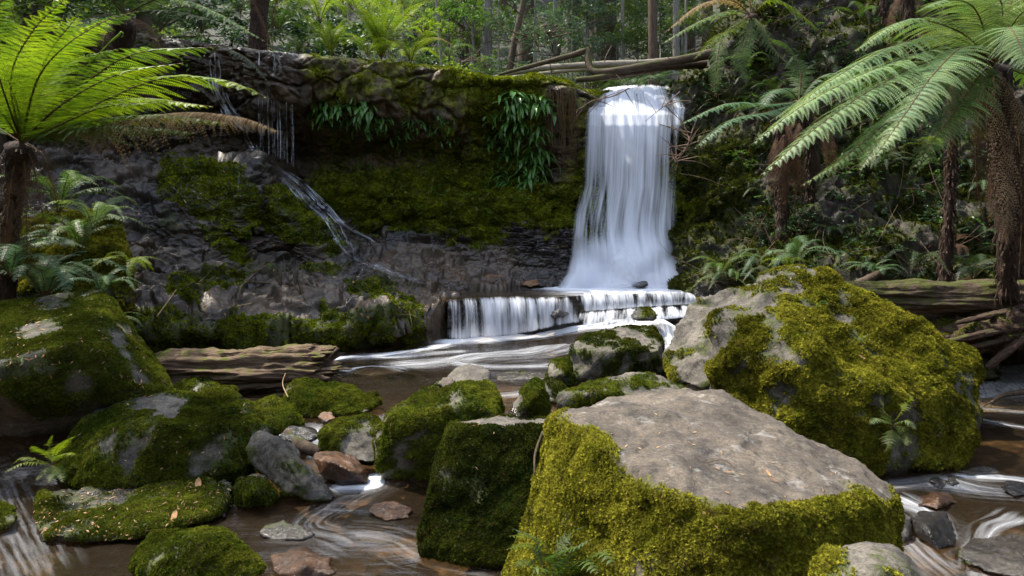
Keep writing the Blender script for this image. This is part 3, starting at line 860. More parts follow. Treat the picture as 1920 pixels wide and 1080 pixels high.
def build_main_fall():
    root = None
    for layer in range(4):
        nr, nc = 150, 110
        PYv = np.array([158, 162, 172, 190, 202, 215, 235, 260, 300, 350, 400, 440, 480, 510, 532, 545], float)
        L = np.interp(PYv, [158, 172, 200, 230, 300, 385, 405, 450, 500, 525, 545], [1135, 1099, 1090, 1090, 1088, 1084, 1066, 1062, 1058, 1045, 1020])
        Rr = np.interp(PYv, [158, 172, 200, 230, 300, 380, 450, 500, 525, 545], [1262, 1277, 1294, 1290, 1286, 1284, 1280, 1290, 1315, 1355])
        Yd = np.interp(PYv, [158, 165, 190, 202, 215, 235, 300, 390, 430, 480, 520, 545], [14.1, 13.75, 13.55, 13.45, 13.25, 13.12, 13.05, 13.0, 12.9, 12.75, 12.6, 12.35])
        t = np.linspace(0, 1, nr)
        s = np.linspace(0, 1, len(PYv))
        py, l, r, yd = (np.interp(t, s, q) for q in (PYv, L, Rr, Yd))
        l = l - 8; r = r + 7 + 6 * smooth(430, 520, py)
        yd = np.convolve(np.pad(yd, 7, mode='edge'), np.ones(15) / 15, 'valid')
        u = np.linspace(0, 1, nc)
        PX = l[:, None] * (1 - u) + r[:, None] * u
        PY = np.broadcast_to(py[:, None], PX.shape).copy()
        PY += np.where(py[:, None] < 200, 8 * np.abs(u - .62) ** 1.5 * 2, 0)
        wob = fbm(np.stack([u * 7, u * 0, u * 0 + 4], -1), 1, 3, 66)
        Y = np.interp(np.clip(t[:, None] + .03 * wob[None] * (1 - smooth(.3, .6, t))[:, None], 0, 1), s, np.interp(s, t, yd)) + .12 * (u - .5) ** 2 * 4 + layer * .11
        V = np.stack([(PX - 960) / F * Y, Y, H - (PY - HOR) / F * Y], -1)
        q = V * [1, 0, .22]
        V[..., 1] -= .05 * fbm(q, 1.6, 3, 90 + layer) + .05 * fbm(V * [1, 0, .1], 9, 2, 91 + layer)
        # mounds of foam at the foot
        for (mx, my, w, a) in ((1135, 462, 26, .30), (1225, 455, 30, .30), (1180, 480, 30, .26), (1095, 505, 30, .22), (1265, 500, 26, .22), (1160, 520, 40, .2), (1082, 430, 18, .18), (1235, 520, 36, .25)):
            dd = ((PX - mx) / w) ** 2 + ((PY - my - w * .5) / (w * 1.1)) ** 2
            V[..., 1] -= a * np.exp(-dd)
        if layer < 3: V[..., 1] -= .22 * (1 - smooth(.1, .3, u))[None] * smooth(400, 480, PY)
        e = smooth(0, .16, u) * (1 - smooth(.84, 1, u))
        if layer == 3:   # low wide veil of spray around the foot
            PX = 1010 + u[None] * 320 + 0 * PX; PY = (385 + 160 * t)[:, None] + 0 * PX
            Y = 12.65 - .35 * t[:, None] - .35 * (1 - (2 * u - 1) ** 2)[None] + 0 * PX
            V = np.stack([(PX - 960) / F * Y, Y, H - (PY - HOR) / F * Y], -1)
            V[..., 1] -= .15 * fbm(V, 2.2, 3, 97)
        n1 = fbm(np.stack([PX / 60, PY / 260, PX * 0 + layer * 3], -1), 1, 3, 95)
        dens = .74 + .55 * n1 + .65 * fbm(np.stack([PX / 17, PY / 400, PX * 0 + layer * 5], -1), 1, 3, 99) * (1 - smooth(430, 500, PY))
        dens = dens - .16 * smooth(230, 330, PY) * (1 - smooth(430, 480, PY)) - .16 * layer
        dens += .40 * smooth(470, 520, PY)
        dens -= .14 * np.exp(-((PX - 1120) / 34) ** 2) * smooth(300, 350, PY) * (1 - smooth(430, 470, PY)) + .16 * np.exp(-((PX - 1268) / 22) ** 2) * smooth(230, 260, PY)
        dens += .22 * np.exp(-((PX - 1185) / 45) ** 2)
        dens = dens * e * (1 - .8 * smooth(536, 545, PY)) * (.35 + .65 * smooth(158, 166, PY))
        dens *= 1 - .75 * smooth(1250, 1290, PX) * smooth(210, 260, PY) * (1 - smooth(440, 500, PY))
        soft = .06 + .75 * smooth(400, 500, PY) * np.ones_like(dens)
        if layer == 3:
            rr_ = ((PX - 1172) / (95 + 60 * smooth(420, 530, PY))) ** 2
            dens = (.50 + .6 * n1) * np.exp(-rr_ * 1.6) * smooth(395, 500, PY) * (1 - smooth(530, 545, PY)); soft = np.ones_like(dens) * .93
        o = flow_sheet('waterfall' if layer == 0 else 'water_veil', V, dens, M_FALL, root, soft)
        if layer == 0:
            root = o
            tag(o, 'tall silky white main waterfall dropping over the cliff into the upper pool', 'waterfall')
build_main_fall()

def build_cascade():
    def curtain(name, lab, u0, u1, seed, mat=M_CURT, base=.62, bulge=.10, off=0.0, lower=False):
        nc, nr = int(260 * (u1 - u0)) + 20, 36
        a, b = spline(CT, 400), spline(CB, 400)
        k = np.linspace(u0, u1, nc) * 399
        A = np.stack([np.interp(k, np.arange(400), a[:, j]) for j in range(3)], 1)
        B = np.stack([np.interp(k, np.arange(400), b[:, j]) for j in range(3)], 1)
        t = np.linspace(0, 1, nr)[:, None, None]
        if lower:
            A = A * .45 + B * .55 + np.array([0, -.28, .0]); B = B + np.array([-.10, -.62, .015])
        elif u0 >= .5: B = A * .35 + B * .65
        # water first slides over the lip, then falls
        hz = 1 - (1 - t) ** 1.9
        V = A[None] * (1 - t) + B[None] * t
        V[..., :2] = A[None, :, :2] * (1 - hz) + B[None, :, :2] * hz
        V[..., 2] = A[None, :, 2] * (1 - t[..., 0] ** 1.6) + B[None, :, 2] * t[..., 0] ** 1.6
        V[..., 1] += off
        uu = np.broadcast_to(np.linspace(0, 1, nc), V.shape[:2])
        V[..., 1] -= .05 * fbm(np.stack([uu * 60 * (u1 - u0), uu * 0, uu * 0 + seed], -1), 1, 3, seed) * t[..., 0]
        n1 = fbm(np.stack([uu * 22 * (u1 - u0) * 1.5, t[..., 0] * .7 + uu * 0, uu * 0 + seed], -1), 1, 3, seed + 2)
        dens = (base + .75 * n1) * smooth(0, .03, uu) * (1 - smooth(.97, 1, uu)) * (.45 + .55 * smooth(0, .25, t[..., 0])) + .25 * smooth(.7, 1, t[..., 0])
        dens *= (1 - .7 * smooth(.96, 1, t[..., 0]))
        gu = u0 + (u1 - u0) * uu
        dens *= 1 - .75 * np.exp(-((gu - .455 - .05 * t[..., 0]) / .022) ** 2) - .5 * np.exp(-((gu - .40) / .012) ** 2) * smooth(.1, .5, t[..., 0]) - .5 * np.exp(-((gu - .115) / .012) ** 2)
        o = flow_sheet(name, V, dens, mat)
        tag(o, lab, 'cascade', 'curtains of the low cascade')
    curtain('cascade', 'thin broken strands at the far left end of the low cascade, against the dark ledge', .0, .10, 3, base=.42)
    curtain('cascade', 'widest white curtain of the low cascade, left of its dark notch', .07, .50, 5)
    curtain('cascade', 'middle sloping curtain of the low cascade, right of its dark notch', .50, .72, 7, base=.66)
    curtain('cascade', 'right end curtain of the low cascade near the grey boulder', .71, .99, 9, base=.60)
    curtain('cascade', 'short lower tier of the cascade spilling forward below its middle', .48, .97, 13, base=.55, lower=True)
build_cascade()

def build_cascade_rock():
    nc, nr = 220, 40
    a, b = spline(CT, nc), spline(CB, nc)
    t = np.linspace(0, 1, nr)[:, None]
    V = np.zeros((nr, nc, 3))
    h = np.minimum(t * 1.15, 1)
    V[..., 0] = a[None, :, 0]
    V[..., 1] = a[None, :, 1] + .16 + (b[None, :, 1] - a[None, :, 1]) * .35 * t
    V[..., 2] = (a[None, :, 2] - .035) * (1 - t) + -.35 * t
    V[..., 1] -= .10 * strata(V, (2, 2, 9), 41) + .10 * fbm(V, 2.5, 4, 42)
    top = V[:1].copy(); top[..., 1] += 1.2; top[..., 2] = .56
    V = np.concatenate([top, V])
    g = Geo(); g.add(V, grid_faces(nr + 1, nc))
    o = g.build('cascade_ledge', [M_DARK], attrs={'moss': np.zeros(V.shape[:2]).ravel(), 'wet': np.ones(V.shape[:2]).ravel()})
    tag(o, kind='structure')
build_cascade_rock()

def ribbon(name, ctrl, widths, dens0, lab=None, cat=None, group=None, parent=None, nr=60, nc=12, seed=0, mat=M_THIN):
    p = spline(ctrl, nr)
    w = np.interp(np.linspace(0, 1, nr), np.linspace(0, 1, len(widths)), widths)
    u = np.linspace(-1, 1, nc)
    V = np.repeat(p[:, None], nc, 1)
    V[..., 0] += u[None] * w[:, None] * .5
    V[..., 1] -= .04 * (1 - u[None] ** 2) + .05 * fbm(V, 4, 3, seed)
    dens = dens0 * (1 - np.abs(u[None]) ** 2.5) * np.ones((nr, 1)) * (.8 + .6 * fbm(V, 2.5, 3, seed + 3))
    dens *= smooth(0, .06, np.linspace(0, 1, nr))[:, None] * (1 - smooth(.9, 1, np.linspace(0, 1, nr)))[:, None]
    o = flow_sheet(name, V, dens, mat, parent)
    if lab: tag(o, lab, cat, group)
    return o

# ------------------------------------------------------------------ boulders and stones
def hull_mesh(pts, voxel=.03, it=6, amp=.03, sc=2.0, seed=0, fine=.006, craggy=0.0):
    bm = bmesh.new()
    for p in pts: bm.verts.new(p)
    r = bmesh.ops.convex_hull(bm, input=bm.verts)
    junk = {e for e in list(r['geom_interior']) + list(r['geom_unused']) if isinstance(e, bmesh.types.BMVert)}
    bmesh.ops.delete(bm, geom=list(junk), context='VERTS')
    me = bpy.data.meshes.new('tmp')
    bm.to_mesh(me); bm.free()
    o = bpy.data.objects.new('tmp', me)
    COL.objects.link(o)
    md = o.modifiers.new('r', 'REMESH'); md.mode = 'VOXEL'; md.voxel_size = voxel
    ms = o.modifiers.new('s', 'SMOOTH'); ms.factor = .5; ms.iterations = it
    dg = bpy.context.evaluated_depsgraph_get()
    ev = o.evaluated_get(dg)
    m2 = bpy.data.meshes.new_from_object(ev)
    bpy.data.objects.remove(o); bpy.data.meshes.remove(me)
    V = coords(m2); N = vnormals(m2)
    off = seed * 3.7
    d = amp * fbm(V + off, sc, 5, seed) * 3.2
    if craggy: d = d + craggy * (fbm((V + off) * [1, 1, 2.2], sc * 1.5, 4, seed + 3, ridge=True) - .2)
    d = d + fine * fbm(V + off, 14, 4, seed + 1) * 4
    V = V + N * d[:, None]
    m2.vertices.foreach_set('co', V.astype(np.float32).ravel())
    m2.polygons.foreach_set('use_smooth', np.ones(len(m2.polygons), bool))
    m2.update()
    return m2

def boulder(name, pts, label, moss=None, mat=M_ROCK, tuft='green', dens=7500, size=.0155, group=None, cat='boulder', waterline=-.25, wetall=0, lump=.6, block=None, **kw):
    me = hull_mesh([tuple(p) for p in pts], **kw)
    V = coords(me); N = vnormals(me)
    px, py = proj(V)
    if block:
        pv, pc = plates((V + .2 * fbm(V, 2, 3, 5)[:, None]) * block[0], 7)
        V = V + N * (block[1] * (pv - .5) * smooth(0, .1, pc) - block[1] * .25 * (1 - smooth(0, .06, pc)))[:, None]
        me.vertices.foreach_set('co', V.astype(np.float32).ravel()); me.update()
    seed = kw.get('seed', 0)
    nz = fbm(V + seed, 2.6, 5, seed + 9) * 1.8
    m = moss(V, N, px, py, nz) if moss else np.zeros(len(V))
    if moss: m = m + .55 * fbm(V, 9, 4, seed + 21) - .22 * smooth(.05, .3, -nz)
    wl = 1 - smooth(waterline + .03, waterline + .16, V[:, 2] + nz * .08)
    m = np.clip(m, 0, 1) * (1 - .95 * (1 - smooth(waterline, waterline + .06, V[:, 2])))
    if moss:   # the moss cushions themselves swell the surface
        V = V + N * (smooth(.35, .75, m) * (.014 + .05 * (fbm(V, 7.5, 3, seed + 4, ridge=True) - .35)) * lump)[:, None]
        me.vertices.foreach_set('co', V.astype(np.float32).ravel()); me.update()
    set_attr(me, 'moss', m)
    set_attr(me, 'wet', np.clip(np.maximum(wl, wetall), 0, 1))
    me.materials.clear(); me.materials.append(mat)
    me.name = name
    o = link(name, me)
    tag(o, label, cat, group)
    if moss: add_moss(o, tuft, dens, size)
    return o

def M_all(b=.82, k=.8): return lambda V, N, px, py, nz: b + k * nz
def M_top(b=.35, k=.5, n=.6): return lambda V, N, px, py, nz: b + k * nz + n * N[:, 2]
def pp(*rows): return [P(*r) for r in rows]

# foreground slab with bare tan top and golden mossy flanks
def slab_moss(V, N, px, py, nz):
    top = smooth(.72, .9, N[:, 2] + nz * .12)
    bare = soft_poly(px + 28 * nz, py + 16 * nz, [(1060, 775), (1080, 730), (1220, 690), (1360, 690), (1480, 760), (1760, 930), (1660, 915), (1560, 915), (1440, 935), (1350, 950), (1250, 915), (1185, 865), (1140, 800)], 34)
    return .98 - np.maximum(top, .85) * bare * 1.7 - (1 - top) * .0 + .35 * nz - .25 * smooth(-.1, -.5, N[:, 2])
boulder('flat_topped_boulder', pp((1040, 785, 4.2), (1080, 765, 4.45), (1130, 748, 4.7), (1220, 727, 4.95), (1340, 732, 4.95), (1450, 783, 4.75), (1560, 850, 4.3), (1662, 905, 3.95), (1690, 950, 3.8), (1685, 1020, 3.85),
        (1150, 850, 3.55), (1260, 930, 3.15), (1370, 990, 2.95), (1450, 965, 3.05), (1600, 955, 3.4),
        (1010, 900, 4.1), (985, 990, 4.05), (940, 1130, 3.95), (960, 1250, 3.75), (1100, 1500, 2.95), (1370, 1560, 2.75), (1620, 1300, 3.2), (1670, 1080, 3.75), (1500, 1060, 4.7), (1100, 1000, 4.9)),
    'largest foreground boulder with a bare flat tan top and golden mossy flanks', slab_moss, M_TAN, 'gold', 17000, .0125, voxel=.02, it=6, amp=.03, sc=2.2, seed=1, fine=.004, craggy=.018, block=((1.6, 1.6, 3.), .022))

def big_moss(V, N, px, py, nz):
    bare = in_poly(px + 25 * nz, py + 20 * nz, [(1400, 520), (1520, 495), (1540, 530), (1440, 575), (1330, 690), (1310, 640)])
    return .86 - .62 * bare + .6 * nz - .5 * smooth(-.05, -.45, N[:, 2])
boulder('mossy_boulder', pp((1425, 520, 7.1), (1500, 503, 7.3), (1560, 512, 7.2), (1640, 560, 7.0), (1730, 610, 6.9), (1800, 668, 6.7), (1830, 712, 6.5), (1832, 745, 6.5), (1808, 800, 6.25), (1800, 860, 6.1), (1740, 890, 5.95),
        (1640, 885, 5.8), (1350, 610, 6.6), (1322, 690, 6.35), (1330, 730, 6.3), (1440, 800, 6.0), (1560, 860, 5.75), (1500, 640, 6.05), (1600, 700, 5.9), (1700, 760, 5.85), (1380, 650, 6.2), (1560, 760, 5.75),
        (1450, 850, 6.4), (1350, 790, 7.2), (1500, 800, 8.2), (1760, 780, 8.0), (1800, 690, 7.6), (1480, 560, 8.1), (1700, 640, 7.9)),
    'huge rounded boulder covered in golden moss right of the flat foreground slab', big_moss, M_ROCK, 'gold', 10000, .018, voxel=.04, it=5, amp=.10, sc=1.5, seed=2, fine=.01, craggy=.03)
boulder('grey_boulder', pp((1240, 660, 7.7), (1262, 615, 7.9), (1300, 572, 8.1), (1360, 540, 8.2), (1420, 530, 8.3), (1440, 560, 7.7), (1400, 640, 7.1), (1330, 725, 6.9), (1270, 720, 7.2), (1250, 700, 7.5), (1300, 640, 7.5), (1450, 640, 8.6), (1300, 690, 8.4), (1440, 760, 7.4)),
    'bare grey boulder leaning against the left of the huge mossy one', lambda V, N, px, py, nz: .16 + .75 * nz + .2 * smooth(1300, 1250, px), M_ROCK, 'gold', 7000, .019, waterline=0, voxel=.028, it=3, amp=.05, sc=2, seed=3, craggy=.04, block=((2.2, 2.2, 3.), .06))
boulder('mossy_block', pp((1070, 655, 8.0), (1090, 630, 8.4), (1160, 614, 8.7), (1225, 612, 8.8), (1245, 640, 8.6), (1245, 715, 8.1), (1180, 728, 7.95), (1072, 724, 7.85), (1140, 660, 7.8), (1236, 655, 8.0), (1075, 740, 8.6), (1240, 740, 8.8)),
    'dark angular block with a greyish top right of the pool, behind the low rounded rock', lambda V, N, px, py, nz: .50 + .7 * nz - .2 * smooth(.7, .95, N[:, 2]) + .2 * smooth(.1, .4, N[:, 2]), M_ROCK, 'dark', 7500, .018, waterline=0, voxel=.026, it=2, amp=.02, seed=4, craggy=.02, lump=.5, block=((2, 2, 3.), .04))
boulder('low_boulder', pp((1042, 740, 6.7), (1050, 770, 6.65), (1100, 725, 6.9), (1150, 702, 7.1), (1190, 692, 7.2), (1240, 700, 7.2), (1290, 722, 7.0), (1300, 760, 6.6), (1200, 775, 6.5), (1050, 790, 6.9), (1290, 780, 7.4), (1120, 735, 6.5)),
    'low rounded boulder with thin moss just behind the flat foreground slab', lambda V, N, px, py, nz: .55 + .8 * nz - .25 * smooth(.8, 1, N[:, 2]) * (px > 1130), M_ROCK, 'green', 7500, .017, waterline=0, voxel=.028, it=5, amp=.03, seed=5)
boulder('pointed_rock', pp((950, 778, 6.7), (972, 745, 6.75), (1003, 705, 6.85), (1015, 712, 6.85), (1024, 760, 6.7), (1022, 785, 6.6), (965, 792, 6.55), (1000, 745, 6.5), (960, 790, 7.0), (1020, 790, 7.1)),
    'small pointed triangular rock standing between the mossy blocks at mid pool', lambda V, N, px, py, nz: .55 + .6 * nz + .25 * smooth(975, 1000, px), M_ROCK, 'green', 7500, .017, waterline=0, voxel=.02, it=3, amp=.02, seed=6)
boulder('mossy_rock', pp((1026, 690, 7.95), (1035, 676, 8.1), (1065, 672, 8.1), (1075, 700, 7.9), (1070, 727, 7.75), (1028, 718, 7.8), (1050, 700, 7.6), (1040, 740, 8.3), (1075, 740, 8.3)),
    'small bright mossy rock touching the left of the dark angular block', M_all(.8), M_ROCK, 'green', 7500, .017, waterline=0, voxel=.025, it=4, amp=.03, seed=7)
boulder('mossy_rock', pp((1015, 725, 7.3), (1025, 712, 7.4), (1052, 712, 7.4), (1060, 735, 7.2), (1050, 757, 7.1), (1020, 755, 7.15), (1040, 765, 7.6)),
    'little mossy rock right behind the pointed triangular rock', M_all(.7), M_ROCK, 'dark', 7500, .017, waterline=0, voxel=.025, it=4, amp=.03, seed=8)
boulder('low_flat_rock', pp((922, 703, 8.3), (940, 693, 8.5), (1000, 694, 8.6), (1030, 697, 8.5), (1030, 712, 8.2), (930, 716, 8.15), (980, 730, 8.4)),
    'low flat mossy rock awash at the far side of the pool', M_all(.55), M_ROCK, 'green', 7500, .017, waterline=0, voxel=.03, it=4, amp=.02, seed=9)

# middle block and the dark tilted boulder behind it
boulder('square_mossy_block', pp((845, 797, 4.95), (870, 788, 5.1), (940, 784, 5.2), (1035, 783, 5.15), (1040, 800, 4.75), (850, 805, 4.75), (815, 900, 4.6), (800, 940, 4.6), (785, 1000, 4.5), (795, 1050, 4.4), (870, 1062, 4.3), (1000, 1060, 4.3), (1060, 1000, 4.4), (1050, 880, 5.6), (860, 900, 5.7)),
    'square block with dark mossy front face left of the flat foreground slab', lambda V, N, px, py, nz: 1.0 + .35 * nz - 1.0 * smooth(.8, .95, N[:, 2]) * (py < 800), M_ROCK, 'dark', 15000, .0125, voxel=.026, it=4, amp=.02, sc=2.5, seed=10)
boulder('tilted_mossy_boulder', pp((692, 830, 5.8), (700, 800, 5.9), (760, 765, 6.2), (820, 722, 6.5), (850, 697, 6.6), (880, 686, 6.6), (920, 695, 6.5), (940, 740, 6.2), (942, 790, 6.0), (930, 850, 5.9), (720, 905, 5.7), (840, 915, 5.75), (705, 880, 5.7), (850, 760, 5.75), (930, 770, 5.8), (760, 800, 5.65), (750, 850, 6.9), (900, 850, 7.0), (900, 700, 7.1)),
    'dark tilted mossy boulder with a pale grey tip behind the square block', lambda V, N, px, py, nz: .74 + .8 * nz - .7 * smooth(730, 700, py + 18 * nz) - .6 * smooth(-.05, -.4, N[:, 2]), M_ROCK, 'green', 9500, .015, voxel=.028, it=4, amp=.05, seed=11)
boulder('mossy_rock', pp((600, 815, 6.0), (640, 785, 6.4), (700, 778, 6.4), (735, 800, 6.1), (730, 860, 5.85), (690, 872, 5.8), (640, 860, 5.9), (605, 850, 5.95), (700, 850, 6.6)),
    'low mossy rock beside the tiny chute, left of the dark tilted boulder', M_all(.62, .8), M_ROCK, 'green', 9500, .0155, voxel=.025, it=4, amp=.04, seed=12)

# left group
def left_moss(V, N, px, py, nz):
    bare = np.exp(-((px - (195 + (py - 590) * .55)) / 16) ** 2) * smooth(590, 620, py) * (py < 720)
    return .88 + .6 * nz - .8 * bare - .5 * smooth(-.1, -.6, N[:, 2]) - .15 * smooth(740, 800, py) * (px < 260)
boulder('angular_boulder', pp((-180, 590, 7.0), (0, 583, 7.1), (100, 553, 7.3), (190, 541, 7.4), (215, 565, 7.2), (262, 640, 6.9), (322, 722, 6.5), (318, 745, 6.4), (255, 755, 6.25), (205, 600, 6.6), (150, 640, 6.0), (235, 700, 6.2), (60, 680, 5.8), (-60, 700, 5.6), (180, 700, 6.0), (20, 745, 5.75), (100, 780, 6.1), (-160, 720, 5.9), (60, 880, 6.5), (-160, 880, 6.5), (300, 760, 7.4), (200, 800, 6.8), (-100, 650, 8.0), (250, 660, 8.0)),
    'large angular mossy boulder at the left edge with a bare pale corner', left_moss, M_ROCK, 'green', 9000, .014, voxel=.026, it=1, amp=.010, sc=1.8, seed=13, craggy=.008, lump=.2)
def dome_moss(V, N, px, py, nz):
    bare = smooth(.93, .99, N[:, 2]) * smooth(330, 250, py * .0 + px - 260)
    g = in_poly(px + 30 * nz, py + 20 * nz, [(250, 725), (400, 728), (360, 750), (300, 800), (250, 870), (210, 870), (240, 790)])
    return .98 - .50 * g + .8 * nz - .5 * smooth(-.1, -.5, N[:, 2])
boulder('domed_mossy_boulder', pp((112, 890, 5.6), (120, 850, 5.8), (150, 775, 6.2), (200, 745, 6.4), (300, 732, 6.5), (400, 738, 6.45), (470, 760, 6.2), (508, 800, 6.0), (500, 850, 5.8), (440, 880, 5.6), (250, 917, 5.45), (130, 915, 5.45), (200, 830, 5.6), (300, 800, 5.6), (400, 800, 5.65), (460, 900, 5.8), (160, 880, 6.8), (450, 850, 6.9)),
    'broad domed mossy boulder left of centre above the flat low slab', dome_moss, M_ROCK, 'green', 9500, .015, voxel=.03, it=6, amp=.04, sc=1.8, seed=14)
boulder('low_mossy_slab', pp((90, 918, 5.5), (75, 935, 5.3), (62, 985, 4.8), (65, 1022, 4.65), (200, 1020, 4.6), (320, 985, 4.75), (400, 965, 4.95), (434, 930, 5.2), (434, 905, 5.45), (380, 895, 5.6), (90, 1000, 4.62), (70, 1040, 4.9), (420, 975, 5.1)),
    'flat low mossy slab strewn with dead leaves in the lower left water', lambda V, N, px, py, nz: .84 + .6 * nz - .45 * in_poly(px, py, [(80, 915), (230, 905), (240, 950), (120, 965)]), M_ROCK, 'green', 13000, .012, voxel=.022, it=4, amp=.03, sc=3, seed=15)
boulder('mossy_rock', pp((-60, 945, 5.0), (0, 935, 5.1), (25, 950, 5.0), (31, 975, 4.85), (15, 992, 4.8), (-60, 1000, 4.8), (0, 990, 5.4)),
    'small mossy rock cut by the left edge above the lower water', M_all(.85), M_ROCK, 'green', 11000, .014, voxel=.022, it=4, amp=.03, seed=16)
boulder('mossy_rock', pp((258, 1035, 4.35), (290, 1000, 4.5), (350, 990, 4.5), (420, 1002, 4.45), (480, 1040, 4.3), (500, 1062, 4.25), (480, 1085, 4.15), (350, 1100, 3.95), (265, 1075, 4.15), (380, 1020, 4.15), (400, 1090, 4.7), (300, 1060, 4.8)),
    'rounded mossy rock half submerged at the bottom left of the stream', M_all(.85, .5), M_ROCK, 'green', 15000, .012, voxel=.022, it=5, amp=.03, seed=17)
boulder('wet_rock', pp((480, 998, 4.75), (500, 982, 4.9), (530, 974, 4.9), (560, 982, 4.85), (597, 1004, 4.75), (570, 1016, 4.65), (500, 1014, 4.68), (540, 1030, 5.0)),
    'small dark pointed rock with moss streak in the brown water', M_all(.35, .9), M_ROCK, 'dark', 10000, .013, cat='rock', voxel=.018, it=3, amp=.02, seed=18, wetall=.7)
boulder('sunken_rock', pp((500, 1040, 4.45), (560, 1022, 4.5), (620, 1045, 4.4), (640, 1080, 4.25), (560, 1100, 4.1), (500, 1080, 4.2), (570, 1060, 4.15)),
    'brown glistening rock barely breaking the surface at the bottom', None, M_ORANGE, cat='rock', voxel=.022, it=5, amp=.03, seed=19, wetall=1)
boulder('mossy_rock', pp((437, 925, 5.3), (445, 895, 5.5), (475, 885, 5.5), (500, 890, 5.5), (517, 930, 5.3), (510, 948, 5.2), (450, 950, 5.2), (480, 920, 5.1), (480, 950, 5.7)),
    'dark round mossy stone under the leaning grey rock', M_all(.5, .8), M_ROCK, 'green', 10000, .014, voxel=.02, it=5, amp=.02, seed=20)
boulder('leaning_grey_rock', pp((456, 835, 5.75), (462, 815, 5.8), (485, 806, 5.8), (520, 815, 5.75), (548, 835, 5.7), (575, 870, 5.6), (630, 925, 5.4), (622, 938, 5.3), (590, 942, 5.25), (540, 925, 5.3), (475, 870, 5.6), (540, 850, 5.4), (560, 900, 5.25), (520, 880, 5.9), (600, 930, 5.7)),
    'bare grey rock leaning diagonally beside the glossy orange-brown stone', lambda V, N, px, py, nz: .12 + .7 * nz + .3 * smooth(.3, -.2, N[:, 2]), M_ROCK, 'green', 9000, .013, voxel=.015, it=3, amp=.015, seed=21, craggy=.015, block=((4, 4, 4), .02))
boulder('orange_brown_rock', pp((578, 858, 5.85), (590, 842, 5.95), (630, 842, 5.9), (670, 860, 5.85), (693, 888, 5.75), (690, 905, 5.65), (640, 912, 5.6), (600, 890, 5.65), (620, 865, 5.5), (660, 885, 5.5), (630, 900, 6.0)),
    'glossy wet orange-brown rock in the middle of the left stream', None, M_ORANGE, cat='rock', voxel=.016, it=4, amp=.02, seed=22, wetall=.6)
boulder('mossy_rock', pp((330, 725, 7.5), (365, 705, 7.7), (400, 700, 7.7), (430, 715, 7.6), (458, 745, 7.3), (440, 775, 7.0), (350, 770, 7.1), (400, 740, 7.2), (400, 770, 7.8)),
    'rounded mossy rock in front of the rotten log, behind the domed boulder', M_all(.6, .8), M_ROCK, 'green', 7500, .017, waterline=0, voxel=.025, it=5, amp=.03, seed=23)
boulder('mossy_rock', pp((462, 765, 6.6), (480, 748, 6.8), (520, 742, 6.8), (555, 765, 6.6), (566, 795, 6.4), (530, 815, 6.3), (470, 800, 6.3), (520, 790, 6.7)),
    'mossy rock right of the domed boulder, above the leaning grey rock', M_all(.7, .6), M_ROCK, 'green', 9500, .0155, waterline=-.1, voxel=.025, it=4, amp=.04, seed=24)
boulder('long_mossy_rock', pp((530, 745, 6.9), (540, 722, 7.1), (565, 716, 7.1), (610, 735, 7.0), (680, 738, 7.1), (715, 735, 7.1), (725, 755, 6.9), (690, 775, 6.7), (600, 785, 6.6), (550, 785, 6.6), (560, 750, 6.7), (640, 770, 7.2)),
    'long green mossy rock below the broken end of the rotten log', M_all(.85, .5), M_ROCK, 'green', 9500, .0155, waterline=0, voxel=.025, it=4, amp=.05, seed=25)

# right hand stream
boulder('bare_grey_rock', pp((1515, 1075, 2.85), (1560, 1035, 2.95), (1600, 1022, 3.0), (1660, 1026, 3.0), (1710, 1045, 2.95), (1755, 1085, 2.85), (1780, 1200, 2.7), (1640, 1300, 2.5), (1500, 1200, 2.6), (1640, 1080, 2.65), (1640, 1200, 3.2)),
    'bare grey rock with mossy left side at the bottom right', lambda V, N, px, py, nz: .25 + .6 * nz + .6 * smooth(1620, 1540, px), M_ROCK, 'gold', 14000, .014, voxel=.022, it=3, amp=.03, seed=26)
boulder('faceted_wet_rock', pp((1708, 975, 4.9), (1730, 960, 5.0), (1770, 962, 5.0), (1796, 1005, 4.75), (1795, 1025, 4.6), (1760, 1032, 4.5), (1715, 1000, 4.7), (1735, 985, 4.6), (1765, 1020, 5.0)),
    'faceted glistening dark rock in the right stream', None, M_DARK, cat='rock', voxel=.016, it=1, amp=.012, seed=27, wetall=.9)
boulder('wet_rock', pp((1672, 970, 4.8), (1690, 960, 4.9), (1708, 968, 4.85), (1712, 1005, 4.7), (1695, 1020, 4.6), (1670, 1010, 4.6), (1700, 1000, 5.0)),
    'brownish wet rock squeezed between the flat slab and the faceted rock', None, M_ROCK, cat='rock', voxel=.016, it=2, amp=.015, seed=28, wetall=.8)
boulder('mossy_rock', pp((1790, 1030, 4.45), (1820, 1010, 4.7), (1880, 1000, 4.8), (2000, 1005, 4.8), (2020, 1060, 4.3), (1980, 1095, 4.1), (1860, 1080, 4.2), (1795, 1050, 4.3), (1900, 1100, 4.6)),
    'flat wet grey-green rock at the lower right corner of the stream', lambda V, N, px, py, nz: .55 + .5 * nz - .5 * smooth(.7, .9, N[:, 2]), M_ROCK, 'dark', 10000, .013, voxel=.022, it=4, amp=.02, seed=29, wetall=.4)
boulder('wet_rock', pp((1738, 900, 5.6), (1755, 886, 5.75), (1785, 888, 5.7), (1800, 908, 5.55), (1760, 918, 5.5), (1770, 910, 5.9)),
    'small black wet rock splashed by the right rapids', None, M_DARK, cat='rock', voxel=.014, it=2, amp=.015, seed=30, wetall=.9)
boulder('wet_rock', pp((1872, 912, 5.5), (1890, 900, 5.6), (1920, 905, 5.6), (1945, 925, 5.4), (1900, 932, 5.35), (1910, 930, 5.7)),
    'small wet rock at the right edge of the rapids', None, M_DARK, cat='rock', voxel=.014, it=2, amp=.015, seed=31, wetall=.9)
